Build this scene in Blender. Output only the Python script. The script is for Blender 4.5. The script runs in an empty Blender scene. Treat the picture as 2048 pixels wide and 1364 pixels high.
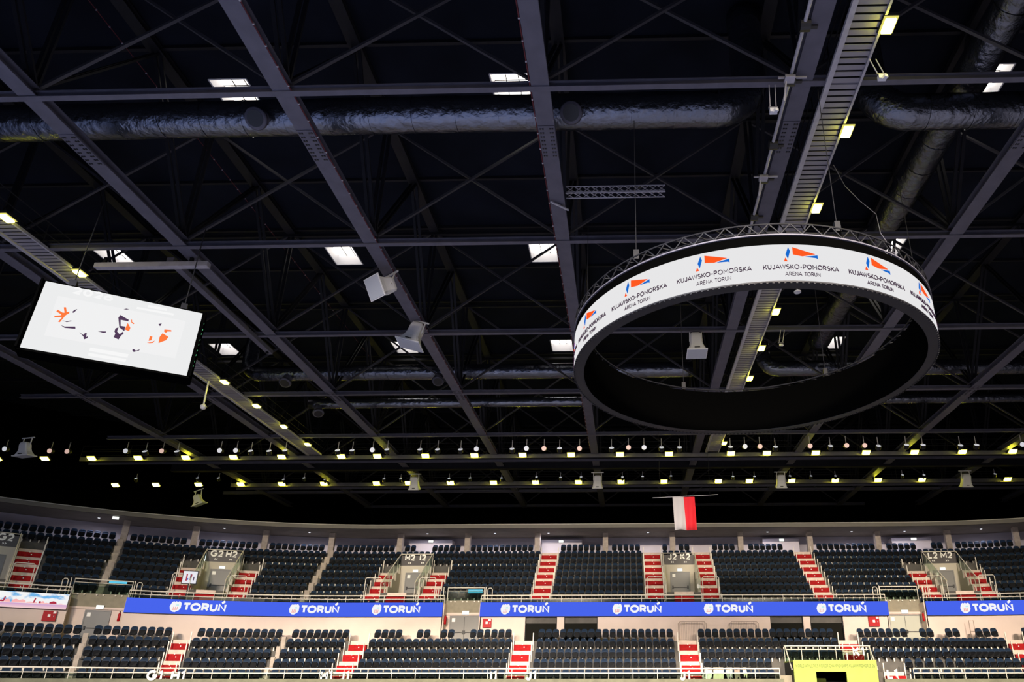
import bpy, math, random
from mathutils import Vector, Matrix
random.seed(7)
C = bpy.context.scene.collection
SC = bpy.context.scene
pi = math.pi

# ------------------------------------------------------------------ camera
F, PX, PY, HZ = 1405.0, 1221.0, 820.0, 1372.0
YAW = math.radians(1.4)
TH = math.atan2(HZ - PY, F)
S_, C_ = math.sin(TH), math.cos(TH)
cd = bpy.data.cameras.new('camera')
cam = bpy.data.objects.new('camera', cd)
C.objects.link(cam)
cd.sensor_width = 36.0
cd.lens = F / 2048 * 36
cd.shift_x = -(PX - 1024) / 2048
cd.shift_y = (PY - 682) / 2048
cd.clip_end = 500
cam.rotation_euler = (pi / 2 + TH, 0, YAW)
SC.camera = cam
# ------------------------------------------------------------------ exposure, world
SC.view_settings.view_transform = 'Standard'
SC.view_settings.look = 'None'
SC.view_settings.exposure = 0.0
SC.view_settings.gamma = 1.0
SC.view_settings.use_curve_mapping = False
SC.cycles.use_denoising = True
SC.cycles.max_bounces = 6
SC.cycles.diffuse_bounces = 3
SC.cycles.glossy_bounces = 2
SC.cycles.transparent_max_bounces = 12
SC.cycles.sample_clamp_indirect = 3.0
w = bpy.data.worlds.new('sky')
SC.world = w
w.use_nodes = True
w.node_tree.nodes['Background'].inputs[0].default_value = (0.8, 0.9, 1, 1)
w.node_tree.nodes['Background'].inputs[1].default_value = 1.0

LAMP_L = 70.0          # radiance of the catwalk lamps


def fill_light(name, loc, sx, sy, power, col):
    """banks of the hall's own sports lighting over the floor behind the photographer"""
    l = bpy.data.lights.new(name, 'AREA')
    l.shape = 'RECTANGLE'
    l.size = sx
    l.size_y = sy
    l.energy = power
    l.color = col
    o = bpy.data.objects.new(name, l)
    o.location = loc
    C.objects.link(o)
    return o


for hx, pw, cl in ((-20, 15000, (0.62, 0.76, 1.0)), (-4, 8000, (0.85, 0.9, 1.0)), (12, 5500, (1, 0.93, 0.85)), (26, 5000, (1, 0.86, 0.7))):  # added overhead fill; cool at left to tint the trusses by floor bounce
    fill_light('hall_fill', (hx, 6, 16.6), 6, 1.0, pw, cl)
for hx in (-24, -9, 6, 21):  # added fill from behind the camera, aimed at the stands
    o = fill_light('hall_fill', (hx, -12, 16.4), 8, 1.0, 4300, (1, 0.85, 0.68))
    o.rotation_euler = (math.radians(70), 0, 0)
    o.data.spread = math.radians(44)


# ------------------------------------------------------------------ helpers: pixel rays and the oval bowl
def ray(x, y):
    u = (x - PX) / F
    v = (PY - y) / F
    a, b, z = u, C_ - v * S_, S_ + v * C_
    return Vector((a * math.cos(YAW) - b * math.sin(YAW), a * math.sin(YAW) + b * math.cos(YAW), z))


def atY(x, y, Y):
    d = ray(x, y)
    return d * (Y / d.y)


def atZ(x, y, Z):
    d = ray(x, y)
    return d * (Z / d.z)


def proj(p):
    a = p[0] * math.cos(YAW) + p[1] * math.sin(YAW)
    b = -p[0] * math.sin(YAW) + p[1] * math.cos(YAW)
    D = b * C_ + p[2] * S_
    return PX + F * a / D, PY - F * (p[2] * C_ - b * S_) / D, D


T0, T1, RC, YC = 20.0, 22.0, 36.0, 22.0


def tend(t):
    return T1 if t > 0 else T0


def bp(t, r, z=0.0):
    a = abs(t) - tend(t)
    if a <= 0:
        return Vector((t, YC + r, z))
    s = 1 if t > 0 else -1
    ph = a / RC
    return Vector((s * (tend(t) + r * math.sin(ph)), YC + r * math.cos(ph), z))


def bphi(t):
    a = abs(t) - tend(t)
    if a <= 0:
        return 0.0
    return math.copysign(a / RC, t)


def tstep(t, r, d):
    """parameter step that covers d metres along the row of radius r"""
    return d if abs(t) <= tend(t) else d * RC / r


def t_at(x, r, z):
    lo, hi = -66.0, 60.0
    for _ in range(60):
        m = (lo + hi) / 2
        if proj(bp(m, r, z))[0] < x:
            lo = m
        else:
            hi = m
    return (lo + hi) / 2


# ------------------------------------------------------------------ materials
def mat(name, col, rough=0.5, metal=0.0, emit=None, estr=0.0, bump=None, noise=None, spec=0.5):
    m = bpy.data.materials.new(name)
    m.use_nodes = True
    nt = m.node_tree
    b = nt.nodes['Principled BSDF']
    b.inputs['Base Color'].default_value = (*col, 1)
    b.inputs['Roughness'].default_value = rough
    b.inputs['Metallic'].default_value = metal
    b.inputs['Specular IOR Level'].default_value = spec
    if emit:
        b.inputs['Emission Color'].default_value = (*emit, 1)
        b.inputs['Emission Strength'].default_value = estr
    if noise:
        sc, amt = noise
        tc = nt.nodes.new('ShaderNodeTexCoord')
        n = nt.nodes.new('ShaderNodeTexNoise')
        n.inputs['Scale'].default_value = sc
        n.inputs['Detail'].default_value = 5
        r = nt.nodes.new('ShaderNodeValToRGB')
        r.color_ramp.elements[0].position = 0.3
        r.color_ramp.elements[1].position = 0.7
        r.color_ramp.elements[0].color = (*[c * (1 - amt) for c in col], 1)
        r.color_ramp.elements[1].color = (*[min(1, c * (1 + amt)) for c in col], 1)
        nt.links.new(tc.outputs['Object'], n.inputs['Vector'])
        nt.links.new(n.outputs['Fac'], r.inputs['Fac'])
        nt.links.new(r.outputs['Color'], b.inputs['Base Color'])
    if bump:
        sc, st, dist = bump
        tc = nt.nodes.new('ShaderNodeTexCoord')
        n = nt.nodes.new('ShaderNodeTexNoise')
        n.inputs['Scale'].default_value = sc
        n.inputs['Detail'].default_value = 6
        bn = nt.nodes.new('ShaderNodeBump')
        bn.inputs['Strength'].default_value = st
        bn.inputs['Distance'].default_value = dist
        nt.links.new(tc.outputs['Object'], n.inputs['Vector'])
        nt.links.new(n.outputs['Fac'], bn.inputs['Height'])
        nt.links.new(bn.outputs['Normal'], b.inputs['Normal'])
    return m


def emis(name, col, st=1.0):
    m = bpy.data.materials.new(name)
    m.use_nodes = True
    nt = m.node_tree
    nt.nodes.remove(nt.nodes['Principled BSDF'])
    e = nt.nodes.new('ShaderNodeEmission')
    e.inputs[0].default_value = (*col, 1)
    e.inputs[1].default_value = st
    nt.links.new(e.outputs[0], nt.nodes['Material Output'].inputs[0])
    return m


def glass_mat(name, col, alpha):
    m = bpy.data.materials.new(name)
    m.use_nodes = True
    nt = m.node_tree
    nt.nodes.remove(nt.nodes['Principled BSDF'])
    t = nt.nodes.new('ShaderNodeBsdfTransparent')
    t.inputs[0].default_value = (*col, 1)
    g = nt.nodes.new('ShaderNodeBsdfGlossy')
    g.inputs['Roughness'].default_value = 0.05
    mx = nt.nodes.new('ShaderNodeMixShader')
    mx.inputs[0].default_value = alpha
    nt.links.new(t.outputs[0], mx.inputs[1])
    nt.links.new(g.outputs[0], mx.inputs[2])
    nt.links.new(mx.outputs[0], nt.nodes['Material Output'].inputs[0])
    return m


M = {}
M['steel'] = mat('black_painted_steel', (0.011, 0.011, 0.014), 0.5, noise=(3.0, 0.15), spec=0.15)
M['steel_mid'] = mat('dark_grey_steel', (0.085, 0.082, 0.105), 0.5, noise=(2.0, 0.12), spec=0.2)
M['steel_light'] = mat('galvanised_steel', (0.34, 0.33, 0.37), 0.45, 0.2, noise=(4.0, 0.12))
M['brace'] = mat('dark_brace_steel', (0.040, 0.038, 0.044), 0.5, noise=(3.0, 0.15), spec=0.2)
M['deck'] = mat('grey_catwalk_deck', (0.20, 0.19, 0.22), 0.5, spec=0.2)
M['bolt'] = mat('bolt_black', (0.008, 0.008, 0.01), 0.5)
M['roof'] = mat('roof_sheet_navy_black', (0.0065, 0.008, 0.0135), 0.8, noise=(0.4, 0.3), spec=0.05)
M['black'] = mat('black_fabric', (0.0008, 0.0008, 0.0008), 0.95, spec=0.0)
M['foil'] = mat('black_foil_duct_wrap', (0.13, 0.14, 0.17), 0.22, 0.92, bump=(3.5, 0.9, 0.08), spec=0.5)
M['seat'] = mat('navy_seat_plastic', (0.011, 0.023, 0.048), 0.5, spec=0.14)
M['pan'] = mat('black_seat_plastic', (0.0025, 0.003, 0.0045), 0.5, spec=0.06)
M['badge'] = mat('white_number_plate', (0.8, 0.8, 0.8), 0.4)
M['red'] = mat('red_step_paint', (0.31, 0.004, 0.006), 0.7, noise=(6.0, 0.2), spec=0.15)
M['cream'] = mat('cream_concrete', (0.62, 0.50, 0.42), 0.8, noise=(3.0, 0.12))
M['concrete'] = mat('grey_concrete', (0.085, 0.078, 0.07), 0.85, noise=(1.5, 0.2))
M['wall'] = mat('warm_white_paint', (0.66, 0.53, 0.465), 0.8, noise=(0.8, 0.05))
M['wall_up'] = mat('lilac_grey_paint', (0.62, 0.57, 0.63), 0.8, noise=(0.8, 0.06))
M['front'] = mat('olive_front_wall', (0.13, 0.13, 0.085), 0.8, noise=(2.0, 0.2))
M['olive'] = mat('olive_grey_concrete', (0.25, 0.22, 0.16), 0.85, noise=(3.0, 0.12))
M['soffit'] = mat('dark_brown_soffit', (0.27, 0.24, 0.215), 0.75, noise=(1.0, 0.12))
M['fascia'] = mat('grey_fascia', (0.10, 0.09, 0.082), 0.6, noise=(1.0, 0.08))
M['edge'] = mat('pale_fascia_edge', (0.36, 0.34, 0.32), 0.5)
M['pillar'] = mat('raw_concrete_pillar', (0.38, 0.32, 0.27), 0.85, noise=(4.0, 0.15))
M['rail'] = mat('pale_rail_paint', (0.66, 0.60, 0.52), 0.45)
M['door'] = mat('grey_door_paint', (0.17, 0.165, 0.16), 0.5)
M['door_light'] = mat('pale_grey_door_paint', (0.42, 0.42, 0.35), 0.5)
M['fire'] = mat('red_cabinet_paint', (0.36, 0.004, 0.008), 0.5, spec=0.2)
M['white'] = mat('white_enamel', (0.50, 0.50, 0.53), 0.5)
M['grille'] = mat('grey_speaker_grille', (0.33, 0.35, 0.40), 0.6)
M['sign'] = mat('dark_sign_panel', (0.03, 0.022, 0.022), 0.5)
M['letter'] = mat('white_lettering', (0.80, 0.78, 0.74), 0.5)
M['lime'] = mat('lime_green_board', (0.29, 0.36, 0.055), 0.65, noise=(1.2, 0.12))
M['limetext'] = mat('dark_green_lettering', (0.12, 0.16, 0.02), 0.6)
M['dark'] = mat('dark_opening', (0.012, 0.012, 0.012), 0.6)
M['win'] = mat('dark_window_glass', (0.008, 0.008, 0.006), 0.6, spec=0.03)
M['cable'] = mat('dull_red_cable', (0.09, 0.022, 0.026), 0.6, spec=0.1)
M['floor'] = mat('blue_grey_track_floor', (0.15, 0.155, 0.22), 0.6, noise=(0.3, 0.08))
M['flagw'] = mat('white_flag_cloth', (0.42, 0.395, 0.41), 0.8)
M['flagr'] = mat('red_flag_cloth', (0.55, 0.004, 0.015), 0.8)
M['lensw'] = mat('white_spot_lens', (0.7, 0.7, 0.72), 0.35, emit=(0.85, 0.87, 0.95), estr=0.55)
M['lensp'] = mat('pink_spot_lens', (0.7, 0.5, 0.44), 0.35, emit=(0.95, 0.62, 0.52), estr=0.6)
M['cloth'] = mat('white_cotton', (0.80, 0.77, 0.70), 0.9)
M['cloth2'] = mat('cream_cotton', (0.78, 0.70, 0.50), 0.9)
M['cloth3'] = mat('grey_cotton', (0.42, 0.41, 0.37), 0.9)
M['barrier'] = mat('dull_brown_steel_tube', (0.28, 0.21, 0.17), 0.5)
M['glass'] = glass_mat('green_tinted_glass', (0.80, 0.88, 0.82), 0.10)
M['lamp'] = emis('lamp_lens', (1.0, 0.93, 0.045), LAMP_L)
M['lamphalo'] = emis('lamp_halo_glow', (0.80, 0.72, 0.16), 1.0)  # the lamp's yellow halo, put into a glowing colour
M['exit'] = emis('lit_exit_sign', (0.95, 1.0, 0.92), 1.3)
M['ringscreen'] = emis('led_ring_screen', (0.80, 0.795, 0.805), 1.0)
M['sbscreen'] = emis('scoreboard_screen', (0.84, 0.845, 0.85), 1.0)
M['sbpanel'] = emis('scoreboard_panel', (0.88, 0.88, 0.885), 1.0)
M['sbfaint'] = emis('scoreboard_faint_type', (0.93, 0.93, 0.93), 1.0)
M['ink'] = emis('screen_dark_type', (0.045, 0.018, 0.045), 1.0)
M['orange'] = emis('screen_orange', (1.0, 0.10, 0.015), 1.0)
M['orange2'] = emis('screen_light_orange', (1.0, 0.20, 0.05), 1.0)
M['purple'] = emis('screen_dark_purple', (0.085, 0.045, 0.10), 1.0)
M['sblue'] = emis('screen_blue', (0.008, 0.14, 0.62), 1.0)
M['banner'] = emis('led_banner_blue', (0.065, 0.13, 0.84), 1.0)
M['bwhite'] = emis('led_banner_white', (0.93, 0.93, 0.95), 1.0)
M['bteal'] = emis('led_banner_teal', (0.55, 0.85, 0.85), 1.0)
M['bred'] = emis('led_banner_red', (0.9, 0.30, 0.25), 1.0)
M['skyl'] = emis('daylit_pane', (1.0, 0.93, 0.84), 4.5)
M['tv'] = emis('tv_cyan', (0.12, 0.60, 0.85), 1.0)
M['tvw'] = emis('tv_white', (0.8, 0.8, 0.86), 1.0)


def city_mat():
    """the moving picture on the left LED banner: clouds over a pink river bank"""
    m = bpy.data.materials.new('led_banner_city_picture')
    m.use_nodes = True
    nt = m.node_tree
    L = nt.links
    nt.nodes.remove(nt.nodes['Principled BSDF'])
    uv = nt.nodes.new('ShaderNodeUVMap')
    mp = nt.nodes.new('ShaderNodeMapping')
    mp.inputs['Scale'].default_value = (13, 3.2, 1)
    n = nt.nodes.new('ShaderNodeTexNoise')
    n.inputs['Scale'].default_value = 1.0
    n.inputs['Detail'].default_value = 4
    cr = nt.nodes.new('ShaderNodeValToRGB')
    cr.color_ramp.elements[0].position = 0.36
    cr.color_ramp.elements[0].color = (0.16, 0.45, 0.80, 1)
    cr.color_ramp.elements[1].position = 0.50
    cr.color_ramp.elements[1].color = (0.90, 0.90, 0.90, 1)
    sep = nt.nodes.new('ShaderNodeSeparateXYZ')
    r2 = nt.nodes.new('ShaderNodeValToRGB')
    r2.color_ramp.interpolation = 'LINEAR'
    e = r2.color_ramp.elements
    e[0].position = 0.0
    e[0].color = (0.9, 0.62, 0.62, 1)
    e[1].position = 0.28
    e[1].color = (0.62, 0.36, 0.62, 1)
    x = e.new(0.31)
    x.color = (0.95, 0.75, 0.75, 1)
    r3 = nt.nodes.new('ShaderNodeValToRGB')
    r3.color_ramp.interpolation = 'CONSTANT'
    r3.color_ramp.elements[1].position = 0.33
    mx = nt.nodes.new('ShaderNodeMixRGB')
    em = nt.nodes.new('ShaderNodeEmission')
    L.new(uv.outputs[0], mp.inputs[0])
    L.new(mp.outputs[0], n.inputs['Vector'])
    L.new(n.outputs['Fac'], cr.inputs[0])
    L.new(uv.outputs[0], sep.inputs[0])
    L.new(sep.outputs[1], r2.inputs[0])
    L.new(sep.outputs[1], r3.inputs[0])
    L.new(r3.outputs[0], mx.inputs[0])
    L.new(r2.outputs[0], mx.inputs[1])
    L.new(cr.outputs[0], mx.inputs[2])
    L.new(mx.outputs[0], em.inputs[0])
    L.new(em.outputs[0], nt.nodes['Material Output'].inputs[0])
    return m


M['city'] = city_mat()
M['cityred'] = emis('led_banner_red_roofs', (0.42, 0.03, 0.06), 1.0)
M['citypink'] = emis('led_banner_pink_walls', (0.95, 0.45, 0.45), 1.0)


# ------------------------------------------------------------------ mesh builder
class MB:
    def __init__(s):
        s.v = []
        s.f = []
        s.m = []
        s.uv = None

    def add(s, vs, fs, mi=0):
        n = len(s.v)
        s.v += [tuple(p) for p in vs]
        s.f += [tuple(i + n for i in f) for f in fs]
        s.m += [mi] * len(fs)
        return s

    def box(s, c, d, rz=0.0, mi=0, mtx=None):
        x, y, z = d[0] / 2, d[1] / 2, d[2] / 2
        vs = [Vector((a * x, b * y, e * z)) for e in (-1, 1) for b in (-1, 1) for a in (-1, 1)]
        if mtx is None:
            mtx = Matrix.Translation(Vector(c)) @ Matrix.Rotation(rz, 4, 'Z')
        vs = [mtx @ p for p in vs]
        return s.add(vs, [(0, 2, 3, 1), (4, 5, 7, 6), (0, 1, 5, 4), (2, 6, 7, 3), (0, 4, 6, 2), (1, 3, 7, 5)], mi)

    def bar(s, a, b, wd, ht=None, mi=0, up=(0, 0, 1), ext=0.0):
        a, b = Vector(a), Vector(b)
        ht = wd if ht is None else ht
        d = (b - a)
        L = d.length
        if L < 1e-6:
            return s
        d.normalize()
        up = Vector(up)
        if abs(d.dot(up)) > 0.98:
            up = Vector((0, 1, 0))
        x = d.cross(up).normalized()
        z = x.cross(d).normalized()
        vs = []
        for e in (a - d * ext, b + d * ext):
            for q in ((-1, -1), (1, -1), (1, 1), (-1, 1)):
                vs.append(e + x * (q[0] * wd / 2) + z * (q[1] * ht / 2))
        return s.add(vs, [(0, 3, 2, 1), (4, 5, 6, 7), (0, 1, 5, 4), (1, 2, 6, 5), (2, 3, 7, 6), (3, 0, 4, 7)], mi)

    def tube(s, pts, r, n=8, mi=0, cap=True, closed=False):
        pts = [Vector(p) for p in pts]
        k = len(pts)
        rs = r if isinstance(r, (list, tuple)) else [r] * k
        rings = []
        x = None
        for i, p in enumerate(pts):
            if closed:
                d = pts[(i + 1) % k] - pts[i - 1]
            else:
                d = pts[min(i + 1, k - 1)] - pts[max(i - 1, 0)]
            d.normalize()
            if x is None:
                u = Vector((0, 0, 1)) if abs(d.z) < 0.9 else Vector((0, 1, 0))
                x = d.cross(u).normalized()
            else:
                x = (x - d * x.dot(d)).normalized()
            y = d.cross(x)
            rings.append([p + (x * math.cos(2 * pi * j / n) + y * math.sin(2 * pi * j / n)) * rs[i] for j in range(n)])
        vs = [q for rg in rings for q in rg]
        fs = []
        for i in range(k if closed else k - 1):
            i2 = (i + 1) % k
            for j in range(n):
                fs.append((i * n + j, i * n + (j + 1) % n, i2 * n + (j + 1) % n, i2 * n + j))
        if cap and not closed:
            fs.append(tuple(range(n - 1, -1, -1)))
            fs.append(tuple((k - 1) * n + j for j in range(n)))
        return s.add(vs, fs, mi)

    def loft(s, rings, mi=0, cap=True):
        n = len(rings[0])
        vs = [q for rg in rings for q in rg]
        fs = []
        for i in range(len(rings) - 1):
            for j in range(n):
                fs.append((i * n + j, i * n + (j + 1) % n, (i + 1) * n + (j + 1) % n, (i + 1) * n + j))
        if cap:
            fs.append(tuple(range(n - 1, -1, -1)))
            fs.append(tuple((len(rings) - 1) * n + j for j in range(n)))
        return s.add(vs, fs, mi)

    def sweep(s, t0, t1, prof, mi=0, step=1.0, closed=True, cap=True):
        """polygon of (r, z) swept along the bowl"""
        ts = [t0]
        while ts[-1] < t1 - 1e-6:
            nx = ts[-1] + step
            for br in (-T0, T1):
                if ts[-1] < br - 1e-6 < nx:
                    nx = br
            if nx > t1 - step * 0.2:
                nx = t1 if not any(ts[-1] < br - 1e-6 < t1 - 1e-6 for br in (-T0, T1)) else nx
            ts.append(min(nx, t1))
        n = len(prof)
        vs = [bp(t, r, z) for t in ts for r, z in prof]
        fs = []
        for i in range(len(ts) - 1):
            for j in range(n if closed else n - 1):
                j2 = (j + 1) % n
                fs.append((i * n + j, (i + 1) * n + j, (i + 1) * n + j2, i * n + j2))
        if closed and cap:
            fs.append(tuple(range(n)))
            fs.append(tuple((len(ts) - 1) * n + j for j in range(n - 1, -1, -1)))
        return s.add(vs, fs, mi)

    def prism(s, poly, fn, d, mi=0):
        """2D polygon (u, v) extruded by d; fn(u, v, depth) -> point"""
        n = len(poly)
        vs = [fn(u, v, 0.0) for u, v in poly] + [fn(u, v, d) for u, v in poly]
        fs = [tuple(range(n)), tuple(range(2 * n - 1, n - 1, -1))]
        for i in range(n):
            j = (i + 1) % n
            fs.append((i, i + n, j + n, j))
        return s.add(vs, fs, mi)

    def build(s, name, mats, parent=None, smooth=False, local=False):
        me = bpy.data.meshes.new(name)
        vs = s.v
        if parent is not None and not local:
            inv = WM[parent.name].inverted()
            vs = [tuple(inv @ Vector(p)) for p in vs]
        me.from_pydata(vs, [], s.f)
        for m in (mats if isinstance(mats, (list, tuple)) else [mats]):
            me.materials.append(m)
        me.polygons.foreach_set('material_index', s.m)
        if smooth:
            me.polygons.foreach_set('use_smooth', [True] * len(s.f))
        if s.uv:
            ul = me.uv_layers.new(name='UVMap')
            for lp in me.loops:
                ul.data[lp.index].uv = s.uv[lp.vertex_index]
        me.update()
        o = bpy.data.objects.new(name, me)
        C.objects.link(o)
        if parent is not None:
            o.parent = parent
            WM[o.name] = WM[parent.name]
        else:
            WM[o.name] = Matrix.Identity(4)
        return o


WM = {}
LABELS = {}


def tag(o, label, cat, group=None, kind=None):
    if label in LABELS and not (group and LABELS[label] == group + '!'):
        print('DUPLICATE LABEL', label)
    LABELS[label] = 1
    n = len(label.split())
    if n < 4 or n > 16:
        print('LABEL LENGTH', n, label)
    o['label'] = label
    o['category'] = cat
    if group:
        o['group'] = group
    if kind:
        o['kind'] = kind
    return o


def thing(name, label, cat, loc=(0, 0, 0), rz=0.0, group=None, rot=None):
    o = bpy.data.objects.new(name, None)
    o.empty_display_size = 0.2
    C.objects.link(o)
    o.location = loc
    o.rotation_euler = rot if rot else (0, 0, rz)
    R = Matrix.Rotation(rz, 4, 'Z') if not rot else (Matrix.Rotation(rot[2], 4, 'Z') @ Matrix.Rotation(rot[1], 4, 'Y') @ Matrix.Rotation(rot[0], 4, 'X'))
    WM[o.name] = Matrix.Translation(Vector(loc)) @ R
    tag(o, label, cat, group)
    return o


def struct(o):
    o['kind'] = 'structure'
    return o


def dup(root, loc, rz, label, group=None, rot=None):
    r = root.copy()
    C.objects.link(r)
    r.location = loc
    r.rotation_euler = rot if rot else (0, 0, rz)
    tag(r, label, root['category'], group or root.get('group'))

    def rec(a, b):
        for ch in a.children:
            c = ch.copy()
            C.objects.link(c)
            c.parent = b
            rec(ch, c)
    rec(root, r)
    return r


ORD = 'first second third fourth fifth sixth seventh eighth ninth tenth eleventh twelfth thirteenth fourteenth fifteenth sixteenth seventeenth eighteenth nineteenth twentieth'.split()


def nth(i):
    """1-based ordinal word"""
    if i <= 20:
        return ORD[i - 1]
    tens = {2: 'twent', 3: 'thirt', 4: 'fort', 5: 'fift', 6: 'sixt', 7: 'sevent'}[i // 10]
    return tens + 'ieth' if i % 10 == 0 else tens + 'y-' + ORD[i % 10 - 1]


def _arc(cx, cy, rx, ry, a0, a1, n=9):
    return [(cx + rx * math.cos(math.radians(a0 + (a1 - a0) * i / n)), cy + ry * math.sin(math.radians(a0 + (a1 - a0) * i / n))) for i in range(n + 1)]


_N = [[(0, 0), (0, 1), (.74, 0), (.74, 1)]]
_P = [[(0, 0), (0, 1), (.35, 1)] + _arc(.35, .72, .30, .28, 80, -80) + [(.35, .44), (0, .44)]]
# stroke lettering: glyph -> (width, strokes); a stroke that ends where it starts is closed
GLY = {
    'A': (.95, [[(0, 0), (.475, 1), (.95, 0)], [(.18, .30), (.77, .30)]]),
    'C': (.85, [_arc(.48, .5, .48, .5, 45, 315, 14)]),
    'D': (.80, [[(0, 0), (0, 1), (.35, 1)] + _arc(.35, .5, .45, .5, 80, -80) + [(.35, 0), (0, 0)]]),
    'E': (.60, [[(.6, 1), (0, 1), (0, 0), (.6, 0)], [(0, .5), (.54, .5)]]),
    'F': (.58, [[(.58, 1), (0, 1), (0, 0)], [(0, .5), (.5, .5)]]),
    'G': (.92, [_arc(.48, .5, .48, .5, 45, 345, 15) + [(.94, .47), (.55, .47)]]),
    'H': (.72, [[(0, 0), (0, 1)], [(.72, 0), (.72, 1)], [(0, .5), (.72, .5)]]),
    'I': (0.0, [[(0, 0), (0, 1)]]),
    'J': (.48, [[(.48, 1), (.48, .3)] + _arc(.24, .27, .24, .27, 0, -170)]),
    'K': (.70, [[(0, 0), (0, 1)], [(.66, 1), (.03, .36)], [(.24, .55), (.70, 0)]]),
    'L': (.56, [[(0, 1), (0, 0), (.56, 0)]]),
    'M': (.90, [[(0, 0), (0, 1), (.45, .32), (.9, 1), (.9, 0)]]),
    'N': (.74, _N),
    '\u0143': (.74, _N + [[(.26, 1.24), (.62, 1.56)]]),
    'O': (1.02, [_arc(.51, .5, .51, .5, 0, 360, 20)]),
    'P': (.65, _P),
    'R': (.68, _P + [[(.36, .44), (.68, 0)]]),
    'S': (.64, [_arc(.32, .745, .29, .255, 40, 262, 9) + _arc(.32, .25, .32, .25, 82, -140, 9)]),
    'T': (.74, [[(0, 1), (.74, 1)], [(.37, 1), (.37, 0)]]),
    'U': (.70, [[(0, 1), (0, .36)] + _arc(.35, .35, .35, .35, 180, 360) + [(.7, 1)]]),
    'W': (1.22, [[(0, 1), (.30, 0), (.61, 1), (.92, 0), (1.22, 1)]]),
    'Y': (.74, [[(0, 1), (.37, .45), (.74, 1)], [(.37, .45), (.37, 0)]]),
    'Z': (.66, [[(0, 1), (.64, 1), (0, 0), (.66, 0)]]),
    '0': (.68, [_arc(.34, .5, .34, .5, 0, 360, 18)]),
    '1': (.26, [[(0, .80), (.26, 1), (.26, 0)]]),
    '2': (.62, [_arc(.31, .70, .30, .30, 165, -15, 9) + [(.52, .45), (0, 0), (.63, 0)]]),
    '6': (.66, [_arc(.33, .32, .33, .32, 0, 360, 16), [(.50, 1), (.07, .48)]]),
    '-': (.36, [[(0, .42), (.36, .42)]]),
    '<': (.42, [[(.42, .95), (0, .5), (.42, .05)]]),
    '>': (.42, [[(0, .95), (.42, .5), (0, .05)]]),
    ' ': (.18, []),
}


def _ribbon(pts, w):
    closed = (Vector(pts[0]) - Vector(pts[-1])).length < 1e-6
    if closed:
        pts = pts[:-1]
    n = len(pts)
    P = [Vector(p) for p in pts]
    out = []
    for i in range(n):
        d0 = (P[i] - P[i - 1]).normalized() if (i > 0 or closed) else None
        d1 = (P[(i + 1) % n] - P[i]).normalized() if (i < n - 1 or closed) else None
        d0 = d0 or d1
        d1 = d1 or d0
        n0, n1 = Vector((-d0.y, d0.x)), Vector((-d1.y, d1.x))
        m = n0 + n1
        if m.length < 1e-3:
            m = n0
        m.normalize()
        k = 1.0 / max(m.dot(n0), 0.38)
        if k > 1.6:
            k = 1.15
        out.append((P[i] + m * (w / 2 * k), P[i] - m * (w / 2 * k)))
    return out, closed


KERN = {'TO': -0.14, 'AW': -0.20, 'JA': -0.08, 'KA': -0.10, 'KO': -0.08, 'LE': 0.0, 'AR': 0.0, 'NA': -0.06, 'RA': -0.03, 'WA': -0.2, 'WS': -0.08}
_tc = {}


def text_geo(txt, cap, wt=0.14, ext=0.006, gap=0.20):
    """stroke lettering of capital height cap: x right, z up, facing -y, centred in x, baseline z=0"""
    key = (txt, cap, wt, ext, gap)
    if key in _tc:
        return _tc[key]
    vs, fs = [], []
    x = 0.0
    s_ = 1.0 - wt
    for k_, ch in enumerate(txt):
        wd, strokes = GLY[ch]
        for st in strokes:
            rb, closed = _ribbon([(p[0], p[1] * s_) for p in st], wt)
            b0 = len(vs)
            for l, r in rb:
                for q, y in ((l, -ext), (r, -ext), (r, ext), (l, ext)):
                    vs.append(Vector((x + wt / 2 + q.x, y / cap, wt / 2 + q.y)))
            m = len(rb)
            for i in range(m if closed else m - 1):
                j = (i + 1) % m
                for q in range(4):
                    q2 = (q + 1) % 4
                    fs.append((b0 + i * 4 + q, b0 + j * 4 + q, b0 + j * 4 + q2, b0 + i * 4 + q2))
            if not closed:
                fs.append((b0, b0 + 1, b0 + 2, b0 + 3))
                e_ = b0 + (m - 1) * 4
                fs.append((e_ + 3, e_ + 2, e_ + 1, e_))
        nxt = txt[k_ + 1] if k_ + 1 < len(txt) else ''
        x += wd + wt + gap + KERN.get(ch + nxt, 0)
    x -= gap
    vs = [Vector(((v.x - x / 2) * cap, v.y * cap, v.z * cap)) for v in vs]
    _tc[key] = (vs, fs)
    return vs, fs


# ================================================================== SETTING: floor, outer wall, ceiling
FZ = -1.6


def oval(r, n=48):
    pts = []
    for i in range(n + 1):
        a = pi * i / n
        pts.append((T1 + r * math.sin(a), YC + r * math.cos(a)))
    for i in range(n + 1):
        a = pi + pi * i / n
        pts.append((-T0 + r * math.sin(a), YC + r * math.cos(a)))
    return pts


b = MB()
pts = oval(52)
b.add([(x, y, FZ) for x, y in pts] + [(x, y, FZ - 0.3) for x, y in pts],
      [tuple(range(len(pts) - 1, -1, -1))] + [(i, (i + 1) % len(pts), (i + 1) % len(pts) + len(pts), i + len(pts)) for i in range(len(pts))])
struct(b.build('floor', M['floor']))
b = MB()
pi_, po_ = oval(50), oval(50.3)
n = len(pi_)
b.add([(x, y, FZ) for x, y in pi_] + [(x, y, 24.2) for x, y in pi_] + [(x, y, FZ) for x, y in po_] + [(x, y, 24.2) for x, y in po_],
      [f for i in range(n) for j in [(i + 1) % n] for f in ((i, j, j + n, i + n), (i + 2 * n, i + 3 * n, j + 3 * n, j + 2 * n))])
struct(b.build('wall_back', M['black']))

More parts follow.
